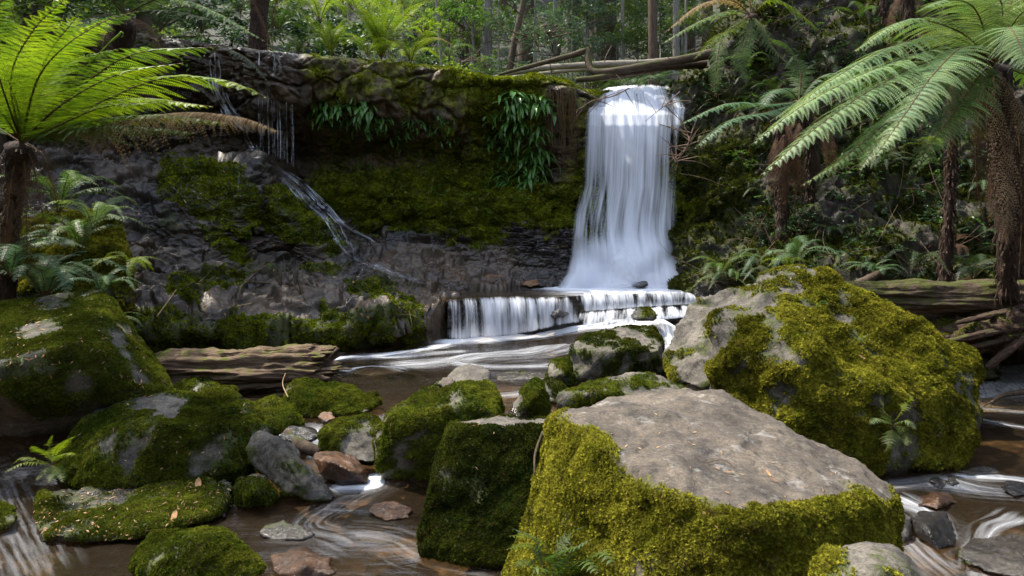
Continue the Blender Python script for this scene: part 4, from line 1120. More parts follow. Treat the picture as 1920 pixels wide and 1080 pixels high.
boulder('wet_rock', pp((1795, 882, 5.9), (1830, 872, 6.0), (1870, 876, 6.0), (1880, 888, 5.85), (1810, 894, 5.8), (1840, 890, 6.1)),
    'pale washed rock at the head of the right rapids', None, M_ROCK, cat='rock', voxel=.016, it=3, amp=.015, seed=32, wetall=.5)
boulder('sunken_rock', pp((1715, 935, 5.4), (1745, 920, 5.5), (1790, 928, 5.5), (1800, 945, 5.3), (1760, 956, 5.1), (1720, 950, 5.2), (1760, 930, 5.2)),
    'submerged golden brown rock in the right stream', None, M_ORANGE, cat='rock', voxel=.018, it=5, amp=.01, seed=33, wetall=.5)
boulder('sunken_rock', pp((683, 960, 5.1), (700, 942, 5.2), (740, 937, 5.2), (775, 952, 5.15), (772, 972, 5.0), (720, 978, 4.95), (730, 965, 5.3)),
    'smooth brown stone rising from the water left of the square block', None, M_ORANGE, cat='rock', voxel=.016, it=6, amp=.008, seed=34, wetall=.7)
boulder('sunken_rock', pp((650, 1000, 5.0), (680, 988, 5.1), (740, 990, 5.1), (770, 1002, 5.0), (740, 1022, 4.85), (670, 1020, 4.85), (710, 1010, 5.1)),
    'submerged pale brown stone seen through the water', None, M_ROCK, cat='rock', voxel=.018, it=6, amp=.008, seed=35, wetall=.3)
boulder('pebble', pp((410, 965, 5.05), (418, 957, 5.1), (426, 964, 5.05), (420, 972, 5.0), (415, 970, 5.15)),
    'tiny wet pebble in the water off the low mossy slab', None, M_ROCK, cat='stone', voxel=.008, it=2, amp=.003, seed=36, wetall=.6)
boulder('orange_stone', pp((594, 782, 6.5), (605, 771, 6.6), (622, 772, 6.6), (629, 784, 6.5), (612, 792, 6.4), (612, 788, 6.7)),
    'small rounded orange stone on the mossy rocks by the chute', None, M_ORANGE, cat='stone', waterline=-.5, voxel=.012, it=3, amp=.008, seed=37)
boulder('pinkish_stone', pp((664, 764, 6.8), (676, 755, 6.9), (692, 757, 6.9), (700, 768, 6.8), (680, 773, 6.7), (680, 768, 7.0)),
    'small flat pinkish stone beside the long mossy rock', None, M_TAN, cat='stone', waterline=-.5, voxel=.012, it=3, amp=.008, seed=38)
boulder('dark_stone', pp((520, 815, 6.15), (545, 800, 6.3), (590, 805, 6.3), (600, 820, 6.1), (560, 835, 6.0), (530, 830, 6.1), (560, 830, 6.5)),
    'wet black stone at the head of the tiny chute', None, M_DARK, cat='stone', voxel=.016, it=2, amp=.015, seed=39, wetall=.9)
boulder('rock_chip', pp((1195, 805, 4.32), (1203, 799, 4.36), (1215, 800, 4.36), (1221, 808, 4.32), (1208, 813, 4.28), (1208, 806, 4.4)),
    'small loose chip of stone lying on the flat tan slab top', None, M_TAN, cat='stone', waterline=-9, voxel=.006, it=2, amp=.002, seed=40, fine=.001)
boulder('pale_rock_chip', pp((820, 722, 6.25), (830, 708, 6.35), (848, 707, 6.35), (852, 722, 6.25), (838, 728, 6.2), (838, 718, 6.45)),
    'whitish stone wedged on the shoulder of the dark tilted boulder', None, M_TAN, cat='stone', waterline=-9, voxel=.012, it=1, amp=.006, seed=41)
boulder('wet_rock', pp((1180, 592, 10.6), (1190, 580, 10.8), (1215, 577, 10.8), (1236, 590, 10.6), (1232, 600, 10.45), (1185, 600, 10.45), (1210, 600, 10.9)),
    'dark mossy rock at the foot of the low cascade', M_top(.1, .6, .4), M_DARK, 'green', 2000, .03, cat='rock', waterline=.2, voxel=.03, it=3, amp=.02, seed=42, wetall=.5)
boulder('wet_rock', pp((1180, 534, 12.2), (1190, 526, 12.3), (1215, 526, 12.3), (1219, 536, 12.2), (1200, 541, 12.1), (1200, 536, 12.5)),
    'black stone in the upper pool right below the main fall', None, M_DARK, cat='rock', waterline=.6, voxel=.03, it=2, amp=.02, seed=43, wetall=.9)
boulder('orange_stone', pp((906, 518, 12.25), (915, 514, 12.3), (940, 515, 12.3), (941, 526, 12.2), (920, 531, 12.1), (908, 527, 12.2), (925, 528, 12.5)),
    'left one of two orange stones on the upper pool shore', None, M_ORANGE, cat='stone', waterline=-9, voxel=.02, it=1, amp=.01, seed=44, group='orange stones on the upper shore')
boulder('orange_stone', pp((976, 534, 12.2), (985, 526, 12.3), (1008, 523, 12.35), (1013, 533, 12.2), (995, 538, 12.1), (1000, 536, 12.5)),
    'right one of two orange stones on the upper pool shore', None, M_ORANGE, cat='stone', waterline=-9, voxel=.02, it=1, amp=.01, seed=45, group='orange stones on the upper shore')
boulder('dark_stone', pp((1005, 534, 12.3), (1012, 524, 12.4), (1026, 528, 12.4), (1024, 536, 12.3), (1012, 538, 12.2), (1012, 534, 12.6)),
    'dark stone touching the right side of an orange one on the upper shore', None, M_DARK, cat='stone', waterline=-9, voxel=.02, it=2, amp=.01, seed=46)
boulder('dark_stone', pp((628, 750, 7.3), (640, 715, 7.7), (655, 722, 7.6), (660, 735, 7.5), (655, 745, 7.3), (640, 745, 7.8)),
    'dark wedge of stone at the broken end of the rotten log', None, M_DARK, cat='stone', waterline=0, voxel=.02, it=2, amp=.01, seed=47)
boulder('cave_boulder', pp((1760, 650, 8.8), (1800, 632, 9.0), (1860, 636, 9.0), (1880, 680, 8.8), (1870, 712, 8.5), (1780, 705, 8.5), (1760, 690, 8.7), (1820, 700, 9.5)),
    'mossy rock in the dark hollow under the right logs', M_all(.5), M_ROCK, 'dark', 1500, .04, waterline=-.2, voxel=.04, it=4, amp=.04, seed=48)
boulder('wet_rock', pp((1012, 572, 11.0), (1030, 560, 11.2), (1062, 560, 11.2), (1072, 590, 10.9), (1040, 598, 10.85), (1015, 590, 10.9), (1040, 590, 11.4)),
    'dark rock in the notch between the two halves of the low cascade', None, M_DARK, cat='rock', waterline=.2, voxel=.03, it=2, amp=.03, seed=61, wetall=.9)
boulder('wet_rock', pp((1005, 668, 9.6), (1030, 650, 9.9), (1070, 650, 9.9), (1080, 662, 9.7), (1040, 672, 9.5), (1040, 670, 10)),
    'dark rounded hump in the pool below the right part of the low cascade', None, M_DARK, cat='rock', waterline=.15, voxel=.03, it=4, amp=.02, seed=62, wetall=.9)
boulder('low_flat_rock', pp((640, 700, 8.6), (680, 688, 8.8), (740, 690, 8.8), (755, 700, 8.6), (700, 706, 8.4), (700, 706, 8.8)),
    'low wet gravelly rock awash at the left side of the pool', M_all(.15), M_DARK, 'green', 1500, .02, cat='rock', waterline=-1, voxel=.025, it=2, amp=.03, seed=63, wetall=.9)
def grooved(A, B, r, seg, sides, seed, groove, flat=1.0, broken=.10, taper=(1, 1), mat=B_ROT):
    ax = unit(B - A); L = np.linalg.norm(B - A)
    sdv = unit(np.cross(ax, [0, 0, 1.0])); upv = np.cross(sdv, ax)
    t = np.linspace(0, 1, seg); a = np.linspace(0, 2 * np.pi, sides, endpoint=False)
    rr = r * np.interp(t, [0, 1], taper)
    ring = np.cos(a)[:, None] * sdv + np.sin(a)[:, None] * upv * flat
    V = A + (ax * (t * L)[:, None])[:, None] + ring[None] * rr[:, None, None]
    loc = np.stack([np.broadcast_to((t * L)[:, None], (seg, sides)), np.cos(a) * rr[:, None], np.sin(a) * rr[:, None] * flat], -1)
    g1 = fbm(loc * [.5, 3, 9] / r * .25, 1.0, 4, seed, ridge=True)
    g2 = fbm(loc * [1.2, 10, 26] / r * .25, 1.0, 4, seed + 2)
    d = (g1 - .25) * groove + g2 * groove * .6 + fbm(loc, 2.5, 3, seed + 5) * groove * .8
    V = V + ring[None] * d[..., None]
    jag = fbm(np.stack([np.cos(a) * 3, np.sin(a) * 5, a * 0], -1), 1.5, 3, seed + 7) * broken * 5
    V = V + ax * (np.maximum(0, (t - .7) / .3)[:, None] ** 2 * jag[None])[..., None]
    g = Geo()
    i_ = np.arange(seg - 1)[:, None] * sides; jj = np.arange(sides)[None]; kk = (jj + 1) % sides
    g.add(V, np.stack([i_ + jj, i_ + kk, i_ + kk + sides, i_ + jj + sides], -1).reshape(-1, 4))
    n = g.n
    g.V.append(np.array([A, B - ax * broken])); g.n += 2
    j2 = np.arange(sides); k2 = (j2 + 1) % sides; e = (seg - 1) * sides
    g.Fc.append((np.vstack([np.stack([k2, j2, np.full(sides, n)], 1), np.stack([e + j2, e + k2, np.full(sides, n + 1)], 1)]), 0))
    return g

# ------------------------------------------------------------------ surface picking
from mathutils.bvhtree import BVHTree
_bvh = {}
def bvh_of(o):
    if o.name not in _bvh:
        V = coords(o.data)
        _bvh[o.name] = BVHTree.FromPolygons([tuple(v) for v in V], [tuple(p.vertices) for p in o.data.polygons])
    return _bvh[o.name]
def hit(px, py, *objs):
    d = Vector(P(px, py, 1.0) - np.array([0, 0, H])).normalized()
    best = None
    for o in objs:
        r = bvh_of(o).ray_cast(Vector((0, 0, H)), d)
        if r[0] is not None and (best is None or r[3] < best[2]):
            n = r[1]
            if n.dot(d) > 0: n = -n
            best = (np.array(r[0]), np.array(n), r[3])
    return best
def drop(x, y, *objs):
    best = None
    for o in objs:
        r = bvh_of(o).ray_cast(Vector((x, y, 30)), Vector((0, 0, -1)))
        if r[0] is not None and (best is None or r[0].z > best[2]): best = np.array(r[0])
    return best

# ------------------------------------------------------------------ fern fronds
def frond_geo(ctrl, width, npin=28, npl=14, droop=.25, fwd=.35, seed=0, start=.10, rr=.009, plw=.80, pll=.72, up=(0, 0, 1), ragged=0.0, tipf=.42, cup=.0):
    rng = np.random.default_rng(seed)
    M = 40
    p = spline(ctrl, M)
    T, S, U = frames(p, up)
    L0 = np.linalg.norm(np.diff(p, axis=0), axis=1).sum()
    ts = np.repeat(np.linspace(start, .985, npin), 2)
    side = np.tile([1.0, -1.0], npin)
    ts = ts + rng.normal(0, .003, len(ts))
    def at(arr): return np.stack([np.interp(ts, np.linspace(0, 1, M), arr[:, j]) for j in range(3)], 1)
    B, Tt, St, Ut = at(p), unit(at(T)), unit(at(S)), unit(at(U))
    prof = np.minimum(((ts - start + .05) / tipf) ** .6, 1) * np.clip((1 - ts) / .55, 0.0, 1) ** .75
    Lp = width * prof * rng.uniform(.9, 1.07, len(ts)) + .006
    if ragged: Lp *= np.where(rng.random(len(ts)) < ragged, rng.uniform(.1, .8, len(ts)), 1)
    ang = fwd + rng.normal(0, .05, len(ts))
    D = unit(St * (side * np.cos(ang))[:, None] + Tt * np.sin(ang)[:, None] + Ut * (cup + rng.normal(0, .06, len(ts)))[:, None])
    G_ = np.array([0, 0, -1.0])
    s = (np.arange(npl) + .35) / npl
    dr = (droop * rng.uniform(.7, 1.35, len(ts)))[:, None, None]
    def pos(s_):
        q = s_[None, :, None]
        return B[:, None] + Lp[:, None, None] * (q * D[:, None] + dr * q**2 * G_ + .12 * q**2 * Tt[:, None])
    C = pos(s); C2 = pos(s + .03)
    E = unit(C2 - C)
    Nn = unit(np.cross(E, Tt[:, None] * side[:, None, None]))
    Nn = np.where(Nn[..., 2:3] < 0, -Nn, Nn)
    Q = unit(np.cross(Nn, E))
    spacing = L0 * (.985 - start) / npin
    lp = spacing * pll * np.clip(1.15 * (1 - s) ** .85, .06, 1)[None] * np.minimum(1, Lp / (width * .3))[:, None]
    lp = np.minimum(lp, Lp[:, None] * .4)
    wd = (Lp / npl * plw)[:, None] * np.ones_like(s)[None]
    g = Geo()
    quads = []
    for sg in (1, -1):
        dirn = unit(sg * Q * .93 + E * .38)
        l = lp[..., None] * rng.uniform(.85, 1.1, lp.shape)[..., None]
        w = wd[..., None] * .5
        a = C - E * w * .8
        b = C + dirn * l * .55 + E * w * .9 - np.array([0, 0, .04]) * l
        c = C + dirn * l + E * w * .6 - np.array([0, 0, .14]) * l
        d = C + dirn * l * .5 - E * w * 1.0
        quads.append(np.stack([a, d, c, b] if sg > 0 else [a, b, c, d], -2))
    q = np.concatenate([x.reshape(-1, 4, 3) for x in quads])
    g.add(q.reshape(-1, 3), np.arange(len(q) * 4).reshape(-1, 4), 0)
    # terminal point of each pinna and its midrib
    sm = np.linspace(0, 1, 4)
    mid = pos(sm)
    off = Tt[:, None] * (.0022 * (1 - sm * .8))[None, :, None]
    rib = np.stack([mid - off, mid + off], 2).reshape(len(ts), 8, 3)
    base = (np.arange(len(ts)) * 8)[:, None, None]
    ff = np.array([[0, 1, 3, 2], [2, 3, 5, 4], [4, 5, 7, 6]])[None] + base
    g.add(rib.reshape(-1, 3), ff.reshape(-1, 4), 1)
    add_tube(g, p, [rr, rr * .8, rr * .5, rr * .2], 1, seg=18, sides=5, caps=False)
    return g

def frond_obj(ctrl, width, leaf, parent, stem=B_STEM, name='frond', **kw):
    off = np.array(parent.location) if parent is not None else 0
    g = frond_geo(np.array([np.asarray(c) for c in ctrl]) - off, width, **kw)
    return g.build(name, [leaf, stem], parent, smooth_=False)

ARCH = {'arch': [(0, 0, 0), (.22, 0, .34), (.60, 0, .48), (1.0, 0, .28)], 'up': [(0, 0, 0), (.14, .0, .45), (.38, .02, .82), (.72, .03, .98)],
    'low': [(0, 0, 0), (.3, 0, .16), (.65, 0, .12), (1, 0, -.12)], 'hang': [(0, 0, 0), (.22, 0, .05), (.42, 0, -.30), (.48, 0, -.9)]}
_lib = {}
def frond_lib(shape, leaf, det, v):
    key = (shape, leaf.name, det, v)
    if key not in _lib:
        npin, npl, w = {'fine': (24, 11, .20), 'mid': (20, 7, .19), 'simple': (26, 2, .13), 'sword': (30, 1, .085)}[det]
        c = np.array(ARCH[shape]); c = c + np.random.default_rng(v).normal(0, .03, c.shape) * np.array([[0], [1], [1], [1]])
        kw = dict(npin=npin, npl=npl, seed=v, rr=.006)
        if det == 'simple': kw.update(plw=1.1, pll=.55)
        if det == 'sword': kw.update(plw=1.0, pll=.5, fwd=.25)
        if shape == 'hang': kw.update(up=(1, 0, .2), droop=.5)
        _lib[key] = frond_geo(c, w, **kw).mesh('frond', [leaf, B_STEM if 'dead' not in leaf.name else L_DEADD], False)
    return _lib[key]

def fern(loc, n, length, leaf, label, shape='arch', det='mid', az=(0, 360), seed=0, name='fern', tilt=(-12, 12), group=None, cat='fern', trunk=None, mixl=None, up=None):
    rng = np.random.default_rng(seed + 100)
    root = empty(name, tuple(loc))
    tag(root, label, cat, group)
    for k in range(n):
        a = R(az[0] + (az[1] - az[0]) * (k + rng.uniform(.1, .9)) / n)
        lf = leaf if (mixl is None or rng.random() > .3) else mixl
        f = link('frond', frond_lib(shape, lf, det, int(rng.integers(0, 3))), root)
        s = length * rng.uniform(.75, 1.12)
        f.rotation_euler = (rng.uniform(-.25, .25), R(rng.uniform(*tilt)), a)
        f.scale = (s, s, s)
    return root

def trunk_obj(root, ctrl, radii, mat=B_FERN, rough=.05, seg=40, sides=16, fibres=0, seed=0, name='trunk'):
    off = np.array(root.location)
    g = Geo()
    c = np.array(ctrl, float) - off
    add_tube(g, c, radii, 0, seg=seg, sides=sides, rough=rough, sc=7, seed=seed)
    if fibres:   # short fibrous stubs and rootlets
        rng = np.random.default_rng(seed)
        p = spline(c, 60)
        r = np.interp(np.linspace(0, 1, 60), np.linspace(0, 1, len(radii)), radii)
        for k in range(fibres):
            i = rng.integers(0, 60); a = rng.uniform(0, 6.28)
            d = np.array([math.cos(a), math.sin(a), 0])
            b = p[i] + d * r[i] * .9
            e = b + d * rng.uniform(.01, .06) + np.array([0, 0, -rng.uniform(.05, .25)])
            s = np.array([-d[1], d[0], 0]) * rng.uniform(.004, .012)
            m = (b + e) / 2 + d * .03
            g.add([b - s, b + s, m + s, m - s], [[0, 1, 2, 3]], 0)
            g.add([m - s, m + s, e + s * .3, e - s * .3], [[0, 1, 2, 3]], 0)
    return g.build(name, [mat], root)

# --- bright tree fern at the left
lf = empty('tree_fern', tuple(P(35, 560, 7.6)))
tag(lf, 'sunlit bright green tree fern on the left with one browned frond over the stream', 'tree fern')
trunk_obj(lf, [P(10, 640, 7.7), P(15, 480, 7.6), P(28, 360, 7.4), P(38, 275, 7.2)], [.11, .09, .085, .14], fibres=300, rough=.06)
c0 = P(40, 268, 7.2)
FR = [([c0, P(58, 180, 6.95), P(95, 95, 6.75), P(150, 25, 6.6)], .40, L_BRIGHT, .12, {}),
    ([c0, P(120, 190, 6.8), P(240, 105, 6.4), P(402, 88, 6.0)], .40, L_BRIGHT, .30, {}),
    ([c0, P(140, 215, 6.7), P(290, 150, 6.2), P(420, 150, 5.9), P(506, 186, 5.7)], .42, L_BRIGHT, .34, {}),
    ([c0, P(130, 222, 6.9), P(250, 185, 6.8), P(400, 200, 6.6)], .36, L_BRIGHT, .40, {}),
    ([c0, P(150, 232, 6.6), P(300, 215, 6.3), P(430, 232, 6.1)], .33, L_BRIGHT, .50, {}),
    ([c0, P(30, 190, 6.9), P(-10, 110, 6.6), P(-90, 60, 6.4)], .42, L_BRIGHT, .2, {}),
    ([c0, P(45, 170, 7.1), P(40, 90, 7.2), P(15, -10, 7.2)], .38, L_BRIGHT, .1, {}),
    ([c0, P(-10, 200, 6.8), P(-120, 160, 6.4), P(-260, 190, 6.2)], .42, L_BRIGHT, .3, {}),
    ([c0, P(60, 200, 7.4), P(130, 120, 7.7), P(230, 90, 7.9)], .38, L_MID, .2, {}),
    ([c0, P(-30, 230, 7.2), P(-110, 240, 7.3), P(-200, 330, 7.4)], .40, L_MID, .3, {}),
    ([c0, P(90, 235, 7.0), P(160, 240, 6.8), P(260, 275, 6.6)], .26, L_MID, .5, {}),
    ([c0, P(110, 200, 6.5), P(220, 140, 6.1), P(345, 118, 5.8)], .36, L_BRIGHT, .4, {}),
    ([c0, P(70, 150, 6.6), P(130, 80, 6.3), P(215, 30, 6.1)], .36, L_BRIGHT, .3, {}),
    ([c0, P(120, 245, 6.6), P(240, 235, 6.4), P(370, 250, 6.3)], .30, L_MID, .6, {}),
    ([c0, P(20, 150, 6.6), P(60, 60, 6.3), P(130, -10, 6.2)], .38, L_BRIGHT, .2, {}),
    ([c0, P(80, 130, 7.0), P(150, 60, 6.9), P(260, 20, 6.8)], .34, L_MID, .25, {}),
    ([c0, P(0, 150, 6.4), P(-20, 60, 6.1), P(20, -30, 6.0)], .40, L_BRIGHT, .25, {}),
    ([c0, P(110, 235, 6.5), P(200, 200, 6.2), P(330, 190, 6.0)], .34, L_BRIGHT, .35, {}),
    ([c0, P(100, 140, 7.0), P(170, 60, 7.0), P(330, 30, 7.0)], .0, None, 0, {})]
for k, (c, w, m, dr, kw) in enumerate(FR):
    if m is None: continue
    frond_obj(c, w, L_LIME if (k % 3 == 1 and m is L_BRIGHT) else m, lf, droop=dr * .8, npin=27, npl=19, seed=k, rr=.012, **kw)
d = frond_obj([c0, P(170, 240, 6.7), P(330, 212, 6.2), P(450, 220, 5.9), P(530, 250, 5.75)], .27, L_DEAD, lf, droop=1.25, npin=50, npl=16, seed=30, rr=.010, start=.2, name='dead_frond', pll=1.0, fwd=.15, tipf=.2)
d['label'] = 'browned dead frond with hanging pinnae'
for k, (a, b) in enumerate((((5, 300), (-15, 420)), ((60, 300), (85, 430)), ((25, 320), (0, 520)), ((48, 330), (52, 520)), ((80, 290), (110, 380)))):
    o = frond_obj([c0, P(a[0], a[1], 7.15), P((a[0] + b[0]) / 2, (a[1] + b[1]) / 2, 7.1), P(b[0], b[1], 7.2)], .16, L_DEADD, lf, droop=.5, npin=26, npl=8, seed=40 + k, name='dead_frond', up=(0, 1, .1), ragged=.4)
    o['label'] = 'dark dead frond hanging along the trunk'
# fiddlehead
g = Geo()
add_tube(g, [P(205, 80, 6.5) - np.array(lf.location), P(222, 66, 6.5) - np.array(lf.location), P(228, 60, 6.5) - np.array(lf.location), P(232, 66, 6.5) - np.array(lf.location), P(227, 70, 6.5) - np.array(lf.location)], [.005, .009, .010, .008, .005], 0, seg=16, sides=6)
add_tube(g, [c0 - np.array(lf.location), P(120, 170, 6.9) - np.array(lf.location), P(205, 80, 6.5) - np.array(lf.location)], [.006, .005], 0, seg=16, sides=6)
g.build('fiddlehead', [L_BRIGHT], lf)

# --- pale tree fern at the right
rf = empty('tree_fern', tuple(P(1885, 520, 8.2)))
tag(rf, 'large pale green tree fern on the right reaching its fronds towards the waterfall', 'tree fern')
trunk_obj(rf, [P(1890, 560, 8.4), P(1885, 400, 8.2), P(1878, 250, 8.0), P(1868, 130, 7.8)], [.11, .10, .10, .16], fibres=400, rough=.06, seed=3)
c1 = P(1862, 118, 7.75)
FR = [([c1, P(1800, 60, 7.4), P(1700, 38, 7.1), P(1598, 98, 6.9)], .34, L_PALE, .62),
    ([c1, P(1760, 95, 7.3), P(1640, 130, 6.8), P(1510, 195, 6.5), P(1408, 272, 6.3)], .42, L_PALE, .50),
    ([c1, P(1760, 110, 7.2), P(1640, 165, 6.6), P(1530, 240, 6.25), P(1425, 330, 6.05)], .42, L_PALE, .52),
    ([c1, P(1810, 88, 7.1), P(1750, 140, 6.5), P(1700, 210, 6.2), P(1638, 298, 5.95)], .38, L_PALE, .42),
    ([c1, P(1890, 60, 7.3), P(1930, 15, 7.0), P(2010, 10, 6.8)], .42, L_PALE, .35),
    ([c1, P(1880, 20, 7.6), P(1850, -40, 7.4), P(1800, -90, 7.2)], .40, L_PALE, .25),
    ([c1, P(1920, 90, 7.1), P(1970, 110, 6.7), P(2060, 190, 6.5)], .42, L_PALE, .4),
    ([c1, P(1850, 10, 7.9), P(1780, -60, 8.1), P(1700, -120, 8.3)], .36, L_BRIGHT, .15),
    ([c1, P(1800, 20, 7.9), P(1740, -40, 8.0), P(1650, -80, 8.2)], .30, L_BRIGHT, .15),
    ([c1, P(1900, -10, 7.9), P(1910, -80, 8.1), P(1960, -150, 8.3)], .36, L_BRIGHT, .15),
    ([c1, P(1790, 70, 7.6), P(1680, 85, 7.2), P(1560, 150, 6.9), P(1450, 235, 6.8)], .42, L_PALE, .5), ([c1, P(1800, 130, 7.3), P(1700, 200, 6.9), P(1590, 290, 6.6), P(1500, 350, 6.5)], .38, L_MID, .6), ([c1, P(1830, 150, 7.2), P(1790, 210, 6.8), P(1745, 270, 6.5), P(1700, 330, 6.4)], .34, L_MID, .6),
    ([c1, P(1880, 60, 7.0), P(1900, 60, 6.5), P(1930, 130, 6.1)], .40, L_PALE, .45), ([c1, P(1830, 20, 7.4), P(1780, 0, 7.0), P(1720, 20, 6.8)], .36, L_PALE, .4),
    ([c1, P(1780, 150, 7.6), P(1690, 210, 7.4), P(1610, 320, 7.2)], .36, L_MID, .6),
    ([c1, P(1950, 150, 7.9), P(2050, 190, 7.9), P(2160, 300, 7.9)], .40, L_MID, .3),
    ([c1, P(1700, 120, 8.2), P(1560, 150, 8.4), P(1440, 230, 8.5)], .38, L_MID, .5)]
for k, (c, w, m, dr) in enumerate(FR):
    frond_obj(c, w * 1.25, m, rf, droop=dr * .8, npin=44, npl=22, seed=60 + k, rr=.011, cup=.10, pll=.85, plw=.9, fwd=.45)
for k, (c, w, m) in enumerate([([c1, P(1868, 200, 7.5), P(1890, 330, 7.3), P(1885, 470, 7.2)], .26, L_DEAD), ([c1, P(1900, 180, 7.4), P(1930, 260, 7.2), P(1945, 380, 7.1)], .26, L_DEAD),
        ([c1, P(1850, 220, 7.8), P(1858, 330, 7.8), P(1880, 450, 7.7)], .20, L_DEADD), ([c1, P(1820, 190, 7.9), P(1790, 260, 8.1), P(1770, 340, 8.3)], .12, L_DEADD),
        ([c1, P(1905, 210, 8.0), P(1915, 400, 8.0), P(1910, 520, 8.0)], .18, L_DEADD), ([c1, P(1835, 230, 8.0), P(1830, 330, 8.1), P(1845, 420, 8.1)], .15, L_DEADD)]):
    o = frond_obj(c, w * .8, m, rf, npin=34, npl=11, seed=80 + k, name='dead_frond', up=(.5, 1, .1), ragged=.3, fwd=.7, droop=1.6)
    o['label'] = 'brown dead frond hanging down beside the trunk'

# --- blue-green fern between waterfall and bank
bf = empty('tree_fern', tuple(P(1500, 200, 10.4)))
tag(bf, 'small blue-green tree fern leaning from the bank, its two fronds beside the waterfall', 'tree fern')
trunk_obj(bf, [P(1530, 330, 11.0), P(1515, 250, 10.7), P(1498, 192, 10.3)], [.09, .08, .09], fibres=60)
c2 = P(1498, 190, 10.3)
for k, (c, w, m) in enumerate([([c2, P(1440, 196, 9.8), P(1360, 195, 9.4), P(1268, 236, 9.1)], .34, L_BLUE), ([c2, P(1440, 210, 9.7), P(1370, 225, 9.2), P(1300, 280, 8.9)], .34, L_BLUE),
        ([c2, P(1480, 170, 10.0), P(1450, 170, 9.7), P(1425, 205, 9.5)], .30, L_BLUE), ([c2, P(1530, 150, 10.3), P(1570, 140, 10.2), P(1640, 170, 10)], .34, L_BLUE), ([c2, P(1500, 130, 10.5), P(1480, 90, 10.6), P(1440, 70, 10.6)], .3, L_MID)]):
    frond_obj(c, w, m, bf, droop=.3, npin=26, npl=14, seed=120 + k, rr=.010)

# --- fern on the bank top, right of the falls, with sunlit and browned fronds
uf = empty('tree_fern', tuple(P(1425, 90, 13.2)))
tag(uf, 'tree fern above the right side of the falls with pale and browned fronds', 'tree fern')
trunk_obj(uf, [P(1440, 200, 13.4), P(1430, 110, 13.3), P(1408, 30, 13.0)], [.13, .11, .13], fibres=80)
c3 = P(1408, 28, 13.0)
for k, (c, w, m) in enumerate([([c3, P(1370, 20, 12.8), P(1310, 40, 12.5), P(1240, 82, 12.3)], .36, L_PALE), ([c3, P(1370, 0, 12.8), P(1310, 10, 12.5), P(1245, 62, 12.3)], .34, L_DEAD),
        ([c3, P(1380, 50, 12.7), P(1340, 70, 12.4), P(1300, 112, 12.2)], .34, L_BRIGHT), ([c3, P(1400, 70, 12.6), P(1390, 110, 12.3), P(1400, 160, 12.1)], .30, L_MID),
        ([c3, P(1440, 0, 13), P(1480, 10, 12.8), P(1540, 60, 12.6)], .34, L_BRIGHT), ([c3, P(1400, -30, 13), P(1370, -60, 12.8), P(1300, -70, 12.6)], .34, L_DEAD),
        ([c3, P(1430, 50, 12.7), P(1450, 90, 12.5), P(1490, 130, 12.3)], .30, L_MID), ([c3, P(1360, 60, 12.8), P(1345, 110, 12.7), P(1340, 180, 12.6)], .28, L_MID), ([c3, P(1430, -30, 13), P(1480, -60, 12.8), P(1560, -60, 12.6)], .34, L_PALE)]):
    frond_obj(c, w, m, uf, droop=.35, npin=24, npl=12, seed=140 + k, rr=.012)

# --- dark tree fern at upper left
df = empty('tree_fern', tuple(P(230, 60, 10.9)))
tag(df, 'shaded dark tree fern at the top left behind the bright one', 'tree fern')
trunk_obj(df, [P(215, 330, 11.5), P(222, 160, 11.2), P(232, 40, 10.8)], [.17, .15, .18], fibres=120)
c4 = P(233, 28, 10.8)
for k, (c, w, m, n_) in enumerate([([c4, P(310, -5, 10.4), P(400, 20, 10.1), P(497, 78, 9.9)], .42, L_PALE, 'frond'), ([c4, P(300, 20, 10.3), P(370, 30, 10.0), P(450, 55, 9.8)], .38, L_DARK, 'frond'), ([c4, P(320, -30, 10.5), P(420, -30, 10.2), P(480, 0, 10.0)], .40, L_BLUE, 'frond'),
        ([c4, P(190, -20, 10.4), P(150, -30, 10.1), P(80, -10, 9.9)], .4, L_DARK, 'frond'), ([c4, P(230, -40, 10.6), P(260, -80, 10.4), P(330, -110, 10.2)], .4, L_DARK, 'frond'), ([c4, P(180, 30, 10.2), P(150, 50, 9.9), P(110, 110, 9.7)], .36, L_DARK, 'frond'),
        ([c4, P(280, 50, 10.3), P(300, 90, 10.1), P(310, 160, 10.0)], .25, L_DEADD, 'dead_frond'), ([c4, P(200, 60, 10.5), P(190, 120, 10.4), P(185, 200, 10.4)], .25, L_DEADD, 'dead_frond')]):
    frond_obj(c, w, m, df, droop=.3, npin=28, npl=14, seed=160 + k, rr=.013, name=n_)
